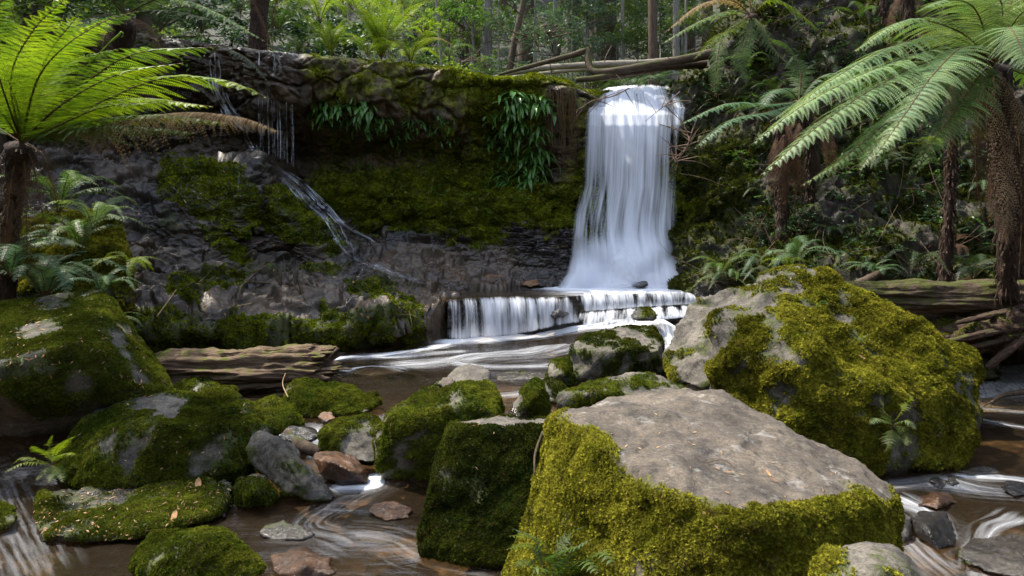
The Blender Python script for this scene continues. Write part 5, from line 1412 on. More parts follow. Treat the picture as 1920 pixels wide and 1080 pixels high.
# --- tree fern trunk above the left ledge with a dangling frond
tf = empty('tree_fern', tuple(P(480, 100, 13.0)))
tag(tf, 'tree fern with dark fibrous trunk on the ledge top above the side waterfall', 'tree fern')
trunk_obj(tf, [P(482, 110, 13.1), P(486, 20, 13.1), P(490, -110, 13.1)], [.17, .16, .19], fibres=160, seed=7)
c5 = P(490, -110, 13.1)
for k, (c, w, m, n_) in enumerate([([c5, P(540, -70, 12.6), P(560, 0, 12.3), P(588, 68, 12.1)], .26, L_BRIGHT, 'frond'), ([c5, P(600, -60, 12.6), P(660, 0, 12.5), P(690, 60, 12.4)], .34, L_BRIGHT, 'frond'), ([c5, P(430, -90, 12.5), P(380, -40, 12.2), P(350, 40, 12.0)], .34, L_DARK, 'frond'),
        ([P(398, 84, 12.1), P(430, 92, 11.8), P(470, 115, 11.6), P(508, 160, 11.5)], .20, L_DARK, 'frond'), ([c5, P(520, -20, 12.8), P(510, 40, 12.8), P(512, 110, 12.8)], .2, L_DEADD, 'dead_frond'), ([c5, P(470, -20, 12.8), P(500, 60, 12.7), P(498, 130, 12.5)], .2, L_DEADD, 'dead_frond'),
        ([c5, P(560, -100, 12.9), P(660, -60, 12.9), P(760, 10, 12.9)], .36, L_BRIGHT, 'frond')]):
    frond_obj(c, w, m, tf, droop=.3, npin=26, npl=12, seed=180 + k, rr=.012, name=n_)

# --- sunlit ferns along the top of the cliff
def on_top(px, py, Y):
    p = P(px, py, Y)
    return p
fern(on_top(715, 112, 14.2), 15, 1.15, L_BRIGHT, 'largest sunlit yellow-green fern on the cliff top, upper middle left', 'up', 'fine', seed=1, az=(-200, 40), mixl=L_BRIGHT)
fern(on_top(690, 108, 13.6), 9, .75, L_BRIGHT, 'low sunlit fern at the foot of the largest cliff top fern', 'arch', 'fine', seed=2)
fern(on_top(770, 120, 14.4), 9, .95, L_BRIGHT, 'sunlit fern with a browned frond right of the largest cliff top fern', 'arch', 'fine', seed=3, mixl=L_DEAD)
fern(on_top(622, 106, 13.4), 10, .85, L_BRIGHT, 'upright sunlit fern left of the largest cliff top fern', 'up', 'fine', seed=4)
fern(on_top(560, 100, 13.4), 10, .8, L_MID, 'fern with half shaded fronds near the dark fibrous trunk', 'arch', 'fine', seed=5, mixl=L_DEADD)
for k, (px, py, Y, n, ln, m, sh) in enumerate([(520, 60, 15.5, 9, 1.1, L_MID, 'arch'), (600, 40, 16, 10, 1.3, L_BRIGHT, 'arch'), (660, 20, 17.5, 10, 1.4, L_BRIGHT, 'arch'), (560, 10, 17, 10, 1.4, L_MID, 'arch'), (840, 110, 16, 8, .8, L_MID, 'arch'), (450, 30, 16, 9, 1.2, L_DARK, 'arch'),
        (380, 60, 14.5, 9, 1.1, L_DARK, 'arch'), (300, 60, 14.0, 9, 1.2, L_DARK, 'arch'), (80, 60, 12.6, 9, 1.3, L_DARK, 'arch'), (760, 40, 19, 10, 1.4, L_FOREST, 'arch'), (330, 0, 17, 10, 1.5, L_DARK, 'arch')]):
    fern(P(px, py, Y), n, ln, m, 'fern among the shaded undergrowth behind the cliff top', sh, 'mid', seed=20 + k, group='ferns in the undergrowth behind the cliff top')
for k, (px, py, Y) in enumerate([(1195, 165, 15.0), (1235, 160, 15.4), (1165, 165, 15.8)]):
    fern(P(px, py, Y), 8, .75, L_BLUE, ['left', 'right', 'rear'][k] + ' one of the bluish ferns just above the lip of the main waterfall', 'low', 'mid', seed=35 + k, tilt=(-30, -5), group='bluish ferns above the waterfall lip')

# --- left understory below the bright tree fern
UL = [(85, 560, 7.6, 11, .95, L_BLUE, 'fine', 'arch', 'blue-green fern at the foot of the bright tree fern trunk'), (150, 470, 8.0, 10, .80, L_MID, 'simple', 'arch', 'dense fern above the golden mossy mound at left'),
    (185, 560, 7.4, 9, .62, L_BLUE, 'simple', 'arch', 'fern hanging over the back of the angular boulder'), (245, 495, 7.8, 8, .50, L_BRIGHT, 'simple', 'low', 'small light green fern right of the golden mossy mound'),
    (110, 400, 8.2, 11, .85, L_MID, 'simple', 'arch', 'fern with narrow leaflets beneath the bright tree fern crown'), (20, 520, 7.3, 10, .9, L_BLUE, 'fine', 'arch', 'blue-green fern at the far left edge above the boulder'),
    (175, 430, 8.2, 8, .7, L_PALE, 'simple', 'arch', 'fern with a pale greyish frond reaching over the dark slope'), (215, 600, 7.2, 7, .4, L_MID, 'simple', 'low', 'small fern beside the right shoulder of the angular boulder')]
for k, (px, py, Y, n, ln, m, det, sh, lab) in enumerate(UL):
    fern(P(px, py, Y), n, ln, m, lab, sh, det, seed=50 + k)
mound = boulder('mossy_mound', pp((60, 560, 8.3), (110, 400, 9.0), (170, 395, 9.0), (215, 430, 8.6), (250, 455, 8.4), (252, 500, 8.2), (230, 560, 8.0), (120, 600, 7.9), (170, 470, 8.0), (60, 450, 8.8), (-100, 420, 9), (-100, 620, 8), (230, 600, 9), (100, 620, 9.4), (0, 600, 7.9)),
    'golden mossy mound of earth behind the ferns on the left bank', M_all(.85), M_ROCK, 'gold', 3000, .03, waterline=-9, voxel=.04, it=6, amp=.10, seed=60, cat='mound')

# --- little ferns growing on the boulders
SF = [
    ((1530, 580, 6.65), 5, .18, L_MID, 'simple', 'arch', 'tiny fern in the hollow near the top of the huge golden mossy boulder'), ((1610, 645, 6.2), 4, .12, L_BRIGHT, 'simple', 'up', 'tiny sprig halfway up the huge golden mossy boulder'),
    ((40, 690, 5.85), 5, .2, L_MID, 'simple', 'arch', 'small fern on the face of the angular boulder at left edge'), ((80, 700, 5.9), 4, .14, L_MID, 'simple', 'arch', 'tiny fern right of another on the face of the angular boulder'),
    ((1360, 1000, 2.92), 0, .1, L_MID, 'simple', 'arch', '')]
for k, (q, n, ln, m, det, sh, lab) in enumerate(SF):
    if n: fern(P(*q), n, ln, m, lab, sh, det, seed=70 + k, name='small_fern', az=(150, 390) if q[0] > 900 else (0, 360))

def drawn_fern(base, curves, label, w0, seed, npl=7):
    root = empty('small_fern', tuple(P(*base)))
    tag(root, label, 'fern')
    for k, (pts, m, w) in enumerate(curves):
        c = [P(*base)] + [P(*q) for q in pts]
        frond_obj(c, w * w0, m, root, droop=.25, npin=17, npl=npl, seed=seed + k, rr=.0022, start=.22, plw=1.15, pll=.5, fwd=.25, tipf=.25)
drawn_fern((98, 872, 5.35), [([(105, 845, 5.3), (120, 828, 5.2), (140, 818, 5.15)], L_BRIGHT, 1), ([(110, 855, 5.2), (125, 850, 5.1), (142, 852, 5.0)], L_BRIGHT, 1), ([(85, 850, 5.3), (70, 842, 5.2), (60, 836, 5.1)], L_BRIGHT, .9),
    ([(80, 868, 5.2), (45, 868, 5.1), (8, 885, 5.0)], L_BRIGHT, .8), ([(98, 885, 5.2), (96, 895, 5.1), (92, 905, 5.05)], L_MID, 1), ([(108, 880, 5.2), (116, 892, 5.1), (118, 904, 5.05)], L_MID, .9), ([(95, 850, 5.4), (92, 832, 5.4), (98, 815, 5.4)], L_BRIGHT, .8), ([(70, 862, 5.2), (40, 858, 5.2), (25, 870, 5.2)], L_BRIGHT, .7), ([(85, 880, 5.15), (75, 892, 5.1), (70, 900, 5.05)], L_MID, .8)],
    'small bright fern growing at the left foot of the domed boulder', .075, 900)
drawn_fern((1062, 1100, 3.55), [([(1040, 1050, 3.5), (1060, 1030, 3.4), (1095, 1022, 3.3)], L_MID, 1.3), ([(1100, 1050, 3.4), (1130, 1035, 3.3), (1150, 1060, 3.2)], L_MID, 1.2), ([(1085, 1060, 3.4), (1100, 1050, 3.3), (1120, 1075, 3.2)], L_MID, 1.2),
    ([(1020, 1060, 3.5), (1000, 1010, 3.5), (960, 990, 3.4)], L_BLUE, .8), ([(1040, 1040, 3.5), (1070, 1000, 3.5), (1100, 985, 3.4)], L_DARK, .9), ([(1010, 1070, 3.5), (990, 1050, 3.5), (965, 1062, 3.4)], L_MID, .8), ([(1035, 1075, 3.4), (1010, 1065, 3.3), (990, 1085, 3.3)], L_MID, .9), ([(1060, 1060, 3.4), (1075, 1030, 3.35), (1110, 1010, 3.3)], L_BLUE, .9)],
    'fern with dark green fronds at the foot of the flat topped boulder', .105, 920, 9)
drawn_fern((1045, 1090, 3.6), [([(1050, 1020, 3.6), (1045, 985, 3.6), (1030, 968, 3.6)], L_BRIGHT, .7), ([(1030, 1030, 3.6), (1000, 1005, 3.6), (955, 1005, 3.5)], L_BRIGHT, .8), ([(1020, 1040, 3.6), (990, 1020, 3.6), (950, 1030, 3.5)], L_BRIGHT, .8), ([(1050, 1050, 3.5), (1060, 1010, 3.6), (1080, 990, 3.6)], L_BRIGHT, .6), ([(1080, 1070, 3.4), (1110, 1062, 3.3), (1140, 1085, 3.3)], L_BRIGHT, .8)],
    'light green sprays growing up through the darker fern below the flat topped boulder', .075, 940)
drawn_fern((1672, 800, 5.75), [([(1690, 770, 5.7), (1700, 755, 5.7), (1712, 742, 5.65)], L_BRIGHT, .9), ([(1660, 780, 5.7), (1655, 760, 5.7), (1650, 745, 5.7)], L_PALE, .9), ([(1690, 790, 5.65), (1705, 790, 5.6), (1718, 805, 5.55)], L_PALE, 1), ([(1660, 790, 5.65), (1645, 785, 5.6), (1632, 795, 5.55)], L_PALE, 1), ([(1672, 815, 5.65), (1668, 830, 5.6), (1660, 845, 5.6)], L_MID, .9), ([(1690, 800, 5.65), (1700, 820, 5.6), (1700, 835, 5.55)], L_MID, .8)],
    'small pale fern growing on the front of the huge golden mossy boulder', .10, 960)

# --- strap-leaved ferns hanging on the cliff face
def strap_mesh(v):
    rng = np.random.default_rng(v)
    n = 8
    t = np.linspace(0, 1, n)
    bend = rng.uniform(.5, 1.1)
    x = t - .35 * bend * t**2
    z = .25 * t - bend * .85 * t**2
    w = .085 * np.sin(np.pi * np.clip(t * .93 + .06, 0, 1)) ** .7 * rng.uniform(.8, 1.2)
    wav = .02 * np.sin(t * 18 + v)
    V = np.stack([np.stack([x, -w + wav * .3, z], 1), np.stack([x, w * 0, z - w * .5], 1), np.stack([x, w + wav * .3, z], 1)], 1)
    g = Geo(); g.add(V, grid_faces(n, 3))
    return g
STRAPS = [strap_mesh(v).mesh('leaf', [L_STRAP]) for v in range(5)]
def strap_clump(px, py, n, ln, lab, seed, group=None):
    h = hit(px, py, cliff)
    if h is None: return
    rng = np.random.default_rng(seed)
    root = empty('hanging_fern', tuple(h[0]))
    tag(root, lab, 'fern', group)
    for k in range(n):
        f = link('leaf', STRAPS[int(rng.integers(0, 5))], root)
        s = ln * rng.uniform(.6, 1.15)
        f.scale = (s, s * 1.0, s)
        f.rotation_euler = (rng.uniform(-.4, .4), rng.uniform(-.2, .6), R(rng.uniform(-165, -15)))
        f.location = (rng.uniform(-.14, .14), rng.uniform(-.09, -.02), rng.uniform(-.14, .12))
rng = np.random.default_rng(77)
k = 0
for (x0, y0, x1, y1, cnt, ln) in ((595, 192, 700, 240, 18, .34), (700, 205, 790, 250, 9, .27), (800, 225, 850, 245, 4, .26), (730, 270, 760, 290, 2, .2), (660, 280, 690, 330, 4, .16), (740, 320, 760, 360, 3, .16), (820, 240, 860, 275, 3, .2)):
    for j in range(cnt):
        strap_clump(rng.uniform(x0, x1), rng.uniform(y0, y1), 10, ln, 'small tuft of hanging strap-leaved fern under the overhang of the cliff', 200 + k, 'strap-leaved ferns hanging under the cliff overhang'); k += 1
for j in range(24):
    strap_clump(rng.uniform(940, 1024), rng.uniform(180, 335), 13, .42, 'hanging strap-leaved fern in the dense cluster left of the main waterfall', 300 + j, 'strap-leaved ferns clustered left of the waterfall')
strap_clump(968, 183, 12, .34, 'pale topmost hanging fern of the cluster left of the main waterfall', 330)
strap_clump(920, 225, 9, .28, 'upper of the isolated hanging ferns left of the dense cluster', 331)
strap_clump(932, 262, 9, .30, 'lower of the isolated hanging ferns left of the dense cluster', 332)
strap_clump(912, 262, 7, .25, 'small hanging fern at the left end of the isolated ones', 333)

def root_curtain():
    g = Geo(); rng = np.random.default_rng(4)
    base = hit(1045, 165, cliff)[0]
    for k in range(60):
        px = rng.uniform(1026, 1080); py = rng.uniform(158, 178)
        h = hit(px, py, cliff)
        if h is None: continue
        a = h[0] + np.array([0, -.06, 0]) - base
        ln = rng.uniform(.4, 1.8) * (1 if px > 1030 else .7)
        m = a + np.array([rng.normal(0, .04), -.05, -ln * .5]); e = a + np.array([rng.normal(0, .06), rng.uniform(-.02, .1), -ln])
        add_tube(g, [a, m, e], [.006, .005, .002], 0, seg=10, sides=3, rough=.006, caps=False, seed=k)
    o = g.build('hanging_roots', [B_STEM], smooth_=False)
    o.location = tuple(base)
    tag(o, 'curtain of thin dark roots hanging down the cliff just left of the main waterfall', 'roots')
root_curtain()
# ------------------------------------------------------------------ side waterfall: wisps that follow the rock they run over
def build_side_fall():
    root = empty('side_waterfall', tuple(P(480, 300, 12)))
    tag(root, 'thin trickling side waterfall running down the dark ledge at upper left', 'waterfall')
    inv = np.array(root.location)
    rng = np.random.default_rng(5)
    def free(ctrl, w, d, **k):
        ribbon('water_strand', [np.array(c) - inv for c in ctrl], w, d, parent=root, **k)
    def cling(path, w, d, n, spread, seed):
        path = spline(np.array([(x, y, 0.) for x, y in path]), 40)
        for j in range(n):
            jx = spread * rng.uniform(-1, 1)
            pts = []
            t0, t1 = sorted((rng.uniform(0, .35), rng.uniform(.6, 1.0))) if j else (0, 1)
            for i in range(int(t0 * 39), int(t1 * 39) + 1, 2):
                q = path[i]
                wob = fbm(np.array([[i * .16, j * 3.1, seed * 1.]]), 1, 3, seed)[0] * spread * .9
                h = hit(q[0] + jx + wob, q[1] + wob * .3, slope, cliff)
                if h is not None: pts.append(h[0] + np.array([0, -.06, .04]) - inv)
            if len(pts) > 4:
                ribbon('water_strand', pts, [w * rng.uniform(.5, 1), w * rng.uniform(.8, 1.3), w * rng.uniform(.4, 1)], d * rng.uniform(.7, 1.1), parent=root, seed=seed + j, nr=50, nc=7)
    free([P(404, 92, 12.05), P(405, 150, 12.0), P(407, 205, 12.1)], [.05, .04, .12], .45, seed=1)
    free([P(486, 96, 12.0), P(487, 125, 12.0)], [.03, .03], .8, seed=2)
    cling([(404, 100), (412, 170), (440, 225), (472, 265), (490, 305)], .07, .65, 12, 14, 60)
    cling([(517, 105), (520, 130), (515, 155)], .10, .5, 3, 8, 70)
    for k in range(14):
        x = 484 + k * 5.0 + rng.uniform(-2, 2)
        free([P(x, 156 + rng.uniform(0, 10), 12.05), P(x + 1, 220, 12.1), P(x + 3, 290 + k * 2.5, 12.2)], [.016, .022, .04], rng.uniform(.40, .72), seed=10 + k, nc=6)
    cling([(488, 300), (525, 325), (555, 352), (590, 388), (618, 415), (650, 465), (690, 500)], .065, .5, 16, 15, 80)
    cling([(488, 300), (525, 325), (555, 352), (590, 388), (618, 415), (650, 465), (700, 500), (760, 525)], .30, .42, 3, 5, 130)
    cling([(400, 110), (412, 170), (440, 225), (472, 265), (490, 305)], .30, .40, 2, 4, 140)
    cling([(640, 440), (670, 480), (730, 510), (800, 535)], .10, .45, 9, 16, 150)
    cling([(520, 318), (560, 342), (605, 385), (650, 430), (690, 452), (706, 478)], .04, .8, 10, 8, 95)
    cling([(450, 300), (452, 330), (448, 370)], .04, .4, 2, 3, 110)
    cling([(690, 495), (740, 515), (790, 532), (830, 540)], .09, .5, 10, 16, 115)
build_side_fall()
# ------------------------------------------------------------------ leaf clouds, trees, shrubs
MARKS = [(100, 20, 'behind the bright tree fern at top left'), (250, 60, 'beside the dark tree fern at upper left'), (420, 60, 'above the side waterfall'), (540, 60, 'right of the dark fibrous trunk above the side waterfall'), (640, 50, 'left of the largest sunlit cliff top fern'),
    (730, 30, 'behind the largest sunlit cliff top fern'), (830, 70, 'between the sunlit ferns and the pale grey trunk'), (915, 60, 'around the straight pale grey trunk'), (965, 60, 'near the curved leaning trunk'), (1040, 60, 'above the loop of the mossy fallen tree'), (1130, 60, 'around the thick dark brown trunk'),
    (1180, 50, 'between the thick brown and the straight dark trunks'), (1224, 40, 'around the straight dark trunk above the falls'), (1275, 50, 'near the slim mottled grey trunk'), (1340, 60, 'behind the pale and browned fronds above the falls'), (1420, 140, 'on the bank right of the waterfall top'), (1480, 60, 'on the bank above the blue-green tree fern'), (1480, 250, 'below the blue-green tree fern'),
    (1570, 60, 'at the top of the right bank'), (1590, 160, 'above the long pale fronds on the right bank'), (1700, 60, 'beside the brown fibrous trunk at upper right'), (1560, 400, 'below the tips of the long pale fronds'), (1460, 460, 'at the foot of the shaggy trunk right of the falls'), (1650, 480, 'just above the left end of the long log'), (1660, 360, 'halfway up the right bank under the pale fronds'),
    (1770, 420, 'next to the slim shaggy trunk'), (1800, 500, 'behind the long mossy log'), (1850, 300, 'behind the trunk of the pale tree fern'), (1900, 450, 'at the right edge behind the dead fronds'), (1990, 200, 'just beyond the right edge of the view'), (150, 180, 'in the recess behind the bright fronds'), (330, 200, 'in the recess above the dark slope'), (-120, 150, 'beyond the left edge of the view')]
def where(px, py): return min(MARKS, key=lambda m: (m[0] - px) ** 2 + (m[1] - py) ** 2)[2]
LOOK = {}
for m_, t_ in ((L_DARK, 'dark green'), (L_BLUE, 'blue-green'), (L_MID, 'mid green'), (L_DEADD, 'brown withered'), (L_BRIGHT, 'bright green'), (L_FOREST, 'leafy green')): LOOK[m_.name] = t_
def leaf_cloud(n, blobs, size, seed, mats, flat=.55, droop=.3, twigs=0):
    """leaves in sprays; blobs: (x, y, z, radius, vertical squash)"""
    rng = np.random.default_rng(seed)
    g = Geo()
    w = np.array([b[3] ** 2 for b in blobs]); w /= w.sum()
    per = 14
    m = n // per
    bi = rng.choice(len(blobs), m, p=w)
    B = np.array(blobs)[bi]
    d = unit(rng.normal(0, 1, (m, 3)))
    rad = B[:, 3] * rng.uniform(.35, 1.0, m) ** .5
    c = B[:, :3] + d * rad[:, None] * np.stack([np.ones(m), np.ones(m), B[:, 4]], 1)
    # a spray: leaves either side of a short twig
    tdir = unit(d * np.array([1, 1, .3]) + rng.normal(0, .5, (m, 3)))
    sd = unit(np.cross(tdir, [0, 0, 1.0]) + rng.normal(0, .2, (m, 3)))
    j = np.arange(per)
    s = (j // 2 + .5) / (per / 2)
    sg = np.where(j % 2, 1.0, -1.0)
    L = size * rng.uniform(.7, 1.3, (m, 1, 1))
    tw = size * 3.2
    base = c[:, None] + tdir[:, None] * (s[None, :, None] - .5) * tw + np.array([0, 0, -1]) * (s**2)[None, :, None] * droop * tw
    ld = unit(sd[:, None] * sg[None, :, None] + tdir[:, None] * .6 + rng.normal(0, .35, (m, per, 3)) * np.array([1, 1, flat]))
    wd = unit(np.cross(ld, np.array([0, 0, 1.0]) + rng.normal(0, .45, (m, per, 3))))
    a = base; b = base + ld * L * .5 + wd * L * .24; e = base + ld * L; f = base + ld * L * .5 - wd * L * .24
    q = np.stack([a, b, e, f], -2).reshape(-1, 3)
    nq = m * per
    g.add(q, np.arange(nq * 4).reshape(-1, 4), 0)
    if twigs:
        for k in range(twigs):
            b0 = blobs[int(rng.integers(len(blobs)))]
            e = np.array(b0[:3]) + unit(rng.normal(0, 1, 3)) * b0[3] * .8
            o = np.array([b0[0] * .3, b0[1] * .3, b0[2] - b0[3] * .8])
            add_tube(g, [o, (o + e) / 2 + rng.normal(0, .1, 3), e], [.02, .012, .004], 1, seg=8, sides=4, caps=False)
    return g

CROWN = []
for v in range(4):
    rng = np.random.default_rng(400 + v)
    bl = [(rng.normal(0, 1.0), rng.normal(0, 1.0), rng.uniform(-2.6, 2.6), rng.uniform(.6, 1.1), .35) for _ in range(16)]
    CROWN.append(leaf_cloud(6500, bl, .10, v, [], twigs=16).mesh('crown', [[L_FOREST, L_BLUEF, L_FOREST, L_MID][v], B_BROWN], False))
SHRUB = []
for v, m in enumerate((L_FOREST, L_BLUEF, L_MID, L_DARK, L_BRIGHT)):
    rng = np.random.default_rng(430 + v)
    bl = [(rng.normal(0, .35), rng.normal(0, .3), rng.uniform(.1, .9), rng.uniform(.2, .4), .6) for _ in range(10)]
    SHRUB.append(leaf_cloud(1800, bl, .055, 10 + v, [], twigs=22).mesh('shrub', [m, B_TWIG], False))

def gz(x, y): return float(ground_z(np.array([x]), np.array([y]))[0]) + float(fbm(np.array([[x, y, 0.]]), .5, 5, 3)[0]) * .5

def forest_tree(px, Y, r, hgt, mat, lab, cr=None, lean=(0, 0), cz=None, seed=0, group=None, cs=1.0, bend=0.0):
    x = (px - 960) / F * Y
    z = gz(x, Y) - .15
    root = empty('forest_tree', (x, Y, z))
    tag(root, lab, 'tree', group)
    g = Geo()
    rng = np.random.default_rng(seed)
    add_tube(g, [(0, 0, 0), (lean[0] * .35 + bend, lean[1] * .3, hgt * .33), (lean[0] * .7 - bend * .3, lean[1] * .7, hgt * .66), (lean[0], lean[1], hgt)], [r * 1.25, r, r * .85, r * .5], 0, seg=26, sides=10, rough=r * .2, seed=seed)
    for k in range(7):
        h = rng.uniform(.3, .95); a = rng.uniform(0, 6.28); L = rng.uniform(.5, 1.8)
        b = np.array([lean[0] * h, lean[1] * h, hgt * h])
        add_tube(g, [b, b + np.array([math.cos(a) * L * .5, math.sin(a) * L * .5, L * .12]), b + np.array([math.cos(a) * L, math.sin(a) * L, L * rng.uniform(-.1, .5)])], [r * .25, r * .15, .008], 0, seg=8, sides=5, caps=False)
    g.build('trunk', [mat], root)
    if cr is not None:
        for j, zc in enumerate(cz or [hgt * .8]):
            c = link('crown', CROWN[(cr + j) % 4], root)
            c.location = (lean[0] * zc / hgt, lean[1] * zc / hgt, zc)
            s = cs * rng.uniform(.85, 1.2)
            c.scale = (s, s, s)
            c.rotation_euler = (0, 0, rng.uniform(0, 6.28))
    return root

GT = 'tree trunks of the forest behind the falls'
forest_tree(914, 20, .13, 14, B_GREY, 'straight pale grey trunk standing left of the curved mossy one', 0, cz=[11], seed=1)
forest_tree(868, 24, .16, 15, B_BROWN, 'dark slender trunk at the far left of the pale grey one', 1, cz=[12], seed=2)
forest_tree(940, 17.5, .085, 6.0, B_MOSSY, 'curved leaning trunk with moss left of the fallen branches', None, lean=(1.0, .2), seed=3, bend=-.05)
forest_tree(1135, 27, .42, 20, B_BROWN, 'thick dark brown trunk in the middle of the forest, above the fallen trees', 2, cz=[15], seed=4, cs=1.5)
forest_tree(1118, 28.5, .22, 18, B_BROWN, 'dark trunk touching the left of the thick brown one', 3, cz=[14], seed=5)
forest_tree(1224, 19, .115, 14, B_BROWN, 'straight dark trunk rising above the lip of the falls', 0, cz=[10], seed=6)
forest_tree(1268, 22, .10, 14, B_GREY, 'slim mottled grey trunk right of the straight dark one', 1, cz=[11], seed=7)
forest_tree(1284, 26, .26, 16, B_BROWN, 'reddish brown broad trunk behind the pale fern fronds', 2, cz=[13], seed=8)
forest_tree(750, 19, .035, 7, B_GREY, 'thin pale sapling stem above the sunlit ferns', None, seed=9, lean=(.2, 0))
forest_tree(836, 18, .03, 7, B_GREY, 'thin whitish leaning sapling left of the dark slender trunk', None, seed=10, lean=(-.5, 0))
forest_tree(810, 16.5, .06, 1.6, B_PALE, 'broken leaning pale stump behind the right end of the sunlit ferns', None, seed=11, lean=(-.5, 0))
rng = np.random.default_rng(12)
for k in range(34):
    px = rng.uniform(-200, 2000) if k > 14 else rng.uniform(820, 1400)
    Y = rng.uniform(24, 48)
    forest_tree(px, Y, rng.uniform(.07, .28), rng.uniform(12, 20), B_BROWN if rng.random() < .6 else B_GREY, 'slender distant tree ' + where(px, 50), int(rng.integers(0, 4)) if k % 2 else None, cz=[rng.uniform(6, 13)], seed=20 + k, group=GT, lean=(rng.normal(0, .5), 0))
# trees added on the left plateau; their unseen crowns keep sun off the slope
for k, (x, y, hh, zz, cs_) in enumerate([(-8.2, 15.2, 13, [4.8, 7.6], 1.3), (-9.8, 13.9, 12, [4.2, 7], 1.2), (-8.8, 11.6, 11, [4.2, 6.8], 1.2)]):
    forest_tree(960 + x / y * F, y, .16, hh, B_BROWN, ['tree added above the dark slope at the far left to shade it', 'tree added at the far left edge to shade the slope', 'unseen tree added on the left bank to shade the slope'][k], k, cz=zz, seed=300 + k, cs=cs_)
# unseen trees added on the gully sides to darken faces towards the camera
rng = np.random.default_rng(55)
for k in range(14):
    rad = rng.uniform(12.5, 15.5)
    x = math.cos(R(-10 - 160 * k / 13)) * rad; y = 5 + math.sin(R(-10 - 160 * k / 13)) * rad
    if k in (0, 13): y += 2
    hh = rng.uniform(8, 12)
    z = gz(x, y) - .2
    root = empty('forest_tree', (x, y, z)); tag(root, 'unseen tree added on the gully side to hold back low sky light', 'tree', 'unseen trees added on the gully sides')
    g = Geo(); add_tube(g, [(0, 0, 0), (rng.normal(0, .2), rng.normal(0, .2), hh * .5), (rng.normal(0, .4), rng.normal(0, .4), hh)], [.22, .17, .08], 0, seg=14, sides=8, rough=.03, seed=k)
    g.build('trunk', [B_BROWN], root)
    for j in range(2):
        c = link('crown', CROWN[(k + j) % 4], root); c.location = (rng.normal(0, .7), rng.normal(0, .7), 1.2 + j * 2.6)
        s_ = rng.uniform(.9, 1.3); c.scale = (s_, s_, s_); c.rotation_euler = (0, 0, rng.uniform(0, 6.28))
# understorey trees whose leafy crowns fill the view between the trunks
for k in range(58):
    if k < 34: px, Y = rng.uniform(700, 1420), rng.uniform(19, 34)
    else: px, Y = rng.uniform(-300, 2200), rng.uniform(19, 40)
    x = (px - 960) / F * Y
    top = (H + (HOR - rng.uniform(-60, 120)) / F * Y) - gz(x, Y)
    forest_tree(px, Y, rng.uniform(.03, .07), max(top + 1, 2.5), B_GREY, 'small leafy understorey tree ' + where(px, 60), int(rng.integers(0, 4)), cz=[max(top, 1.2)], seed=80 + k, group='small leafy trees behind the falls', cs=rng.uniform(.45, .85))
b1 = forest_tree(1040, 21, .05, 6.5, B_GREY, 'bluish leafed tree in the middle between the curved trunk and thick brown trunk', 1, cz=[4.4], seed=160, cs=.8)
# shrubs on the cliff top and the banks
def shrub(loc, v, s, lab, group=None, seed=0):
    o = link('shrub', SHRUB[v]); o.location = tuple(loc); o.scale = (s, s, s * .9); o.rotation_euler = (0, 0, seed * 1.7)
    return tag(o, lab, 'shrub', group)
for k in range(46):
    px = rng.uniform(780, 1420) if k < 26 else rng.uniform(-100, 800)
    Y = rng.uniform(15.6, 21)
    x = (px - 960) / F * Y
    shrub((x, Y, gz(x, Y) - .1), int(rng.choice([0, 0, 1, 2, 4] if k < 26 else [2, 3, 4, 0])), rng.uniform(.7, 1.3), 'leafy shrub ' + where(px, 90), 'shrubs behind the cliff top', k)
for k, (px, py, Y, v, s, lab) in enumerate([(850, 138, 13.9, 4, .55, 'low sunlit shrub on the mossy cliff edge right of the ferns'), (905, 140, 14.2, 2, .5, 'low shrub on the cliff edge left of the fallen branches'), (800, 60, 16.0, 4, .7, 'light green leafy sprig above the cliff edge shrubs'), (1010, 95, 17, 1, 1.2, 'bluish shrub behind the fallen branches')]):
    shrub(P(px, py, Y), v, s, lab, None, k)

def undergrowth(name, n, xr, yr, size, mats, seed, dz=(0, .5)):
    rng = np.random.default_rng(seed); bl = []
    for k in range(260):
        x, y = rng.uniform(*xr), rng.uniform(*yr)
        bl.append((x, y, gz(x, y) + rng.uniform(*dz), rng.uniform(.25, .6), .6))
    g = leaf_cloud(n, bl, size, seed, [])
    return tag(g.build(name, mats, smooth_=False), kind='stuff')
undergrowth('undergrowth', 42000, (-14, -2), (14.6, 24), .06, [L_DARK, B_BROWN], 41)
undergrowth('undergrowth', 42000, (-3, 9), (14.8, 26), .06, [L_FOREST, B_BROWN], 42, (0, .3))
undergrowth('undergrowth', 60000, (-28, -3), (20, 38), .17, [L_DARK, B_BROWN], 44, (0, 2.2))
undergrowth('undergrowth', 30000, (-16, 16), (24, 40), .10, [L_FOREST, B_BROWN], 43, (0, 1.5))
# far forest as one mass on the hill
def far_forest():
    rng = np.random.default_rng(9)
    g = Geo()
    bl = []
    for k in range(230):
        Y = rng.uniform(40, 62); x = rng.uniform(-.85, .85) * Y
        bl.append((x, Y, gz(x, Y) + rng.uniform(0, 9), rng.uniform(1.4, 3.0), .6))
    g = leaf_cloud(90000, bl, .30, 3, [])
    o = g.build('far_forest', [L_FOREST, B_BROWN], smooth_=False)
    tag(o, kind='stuff')
far_forest()

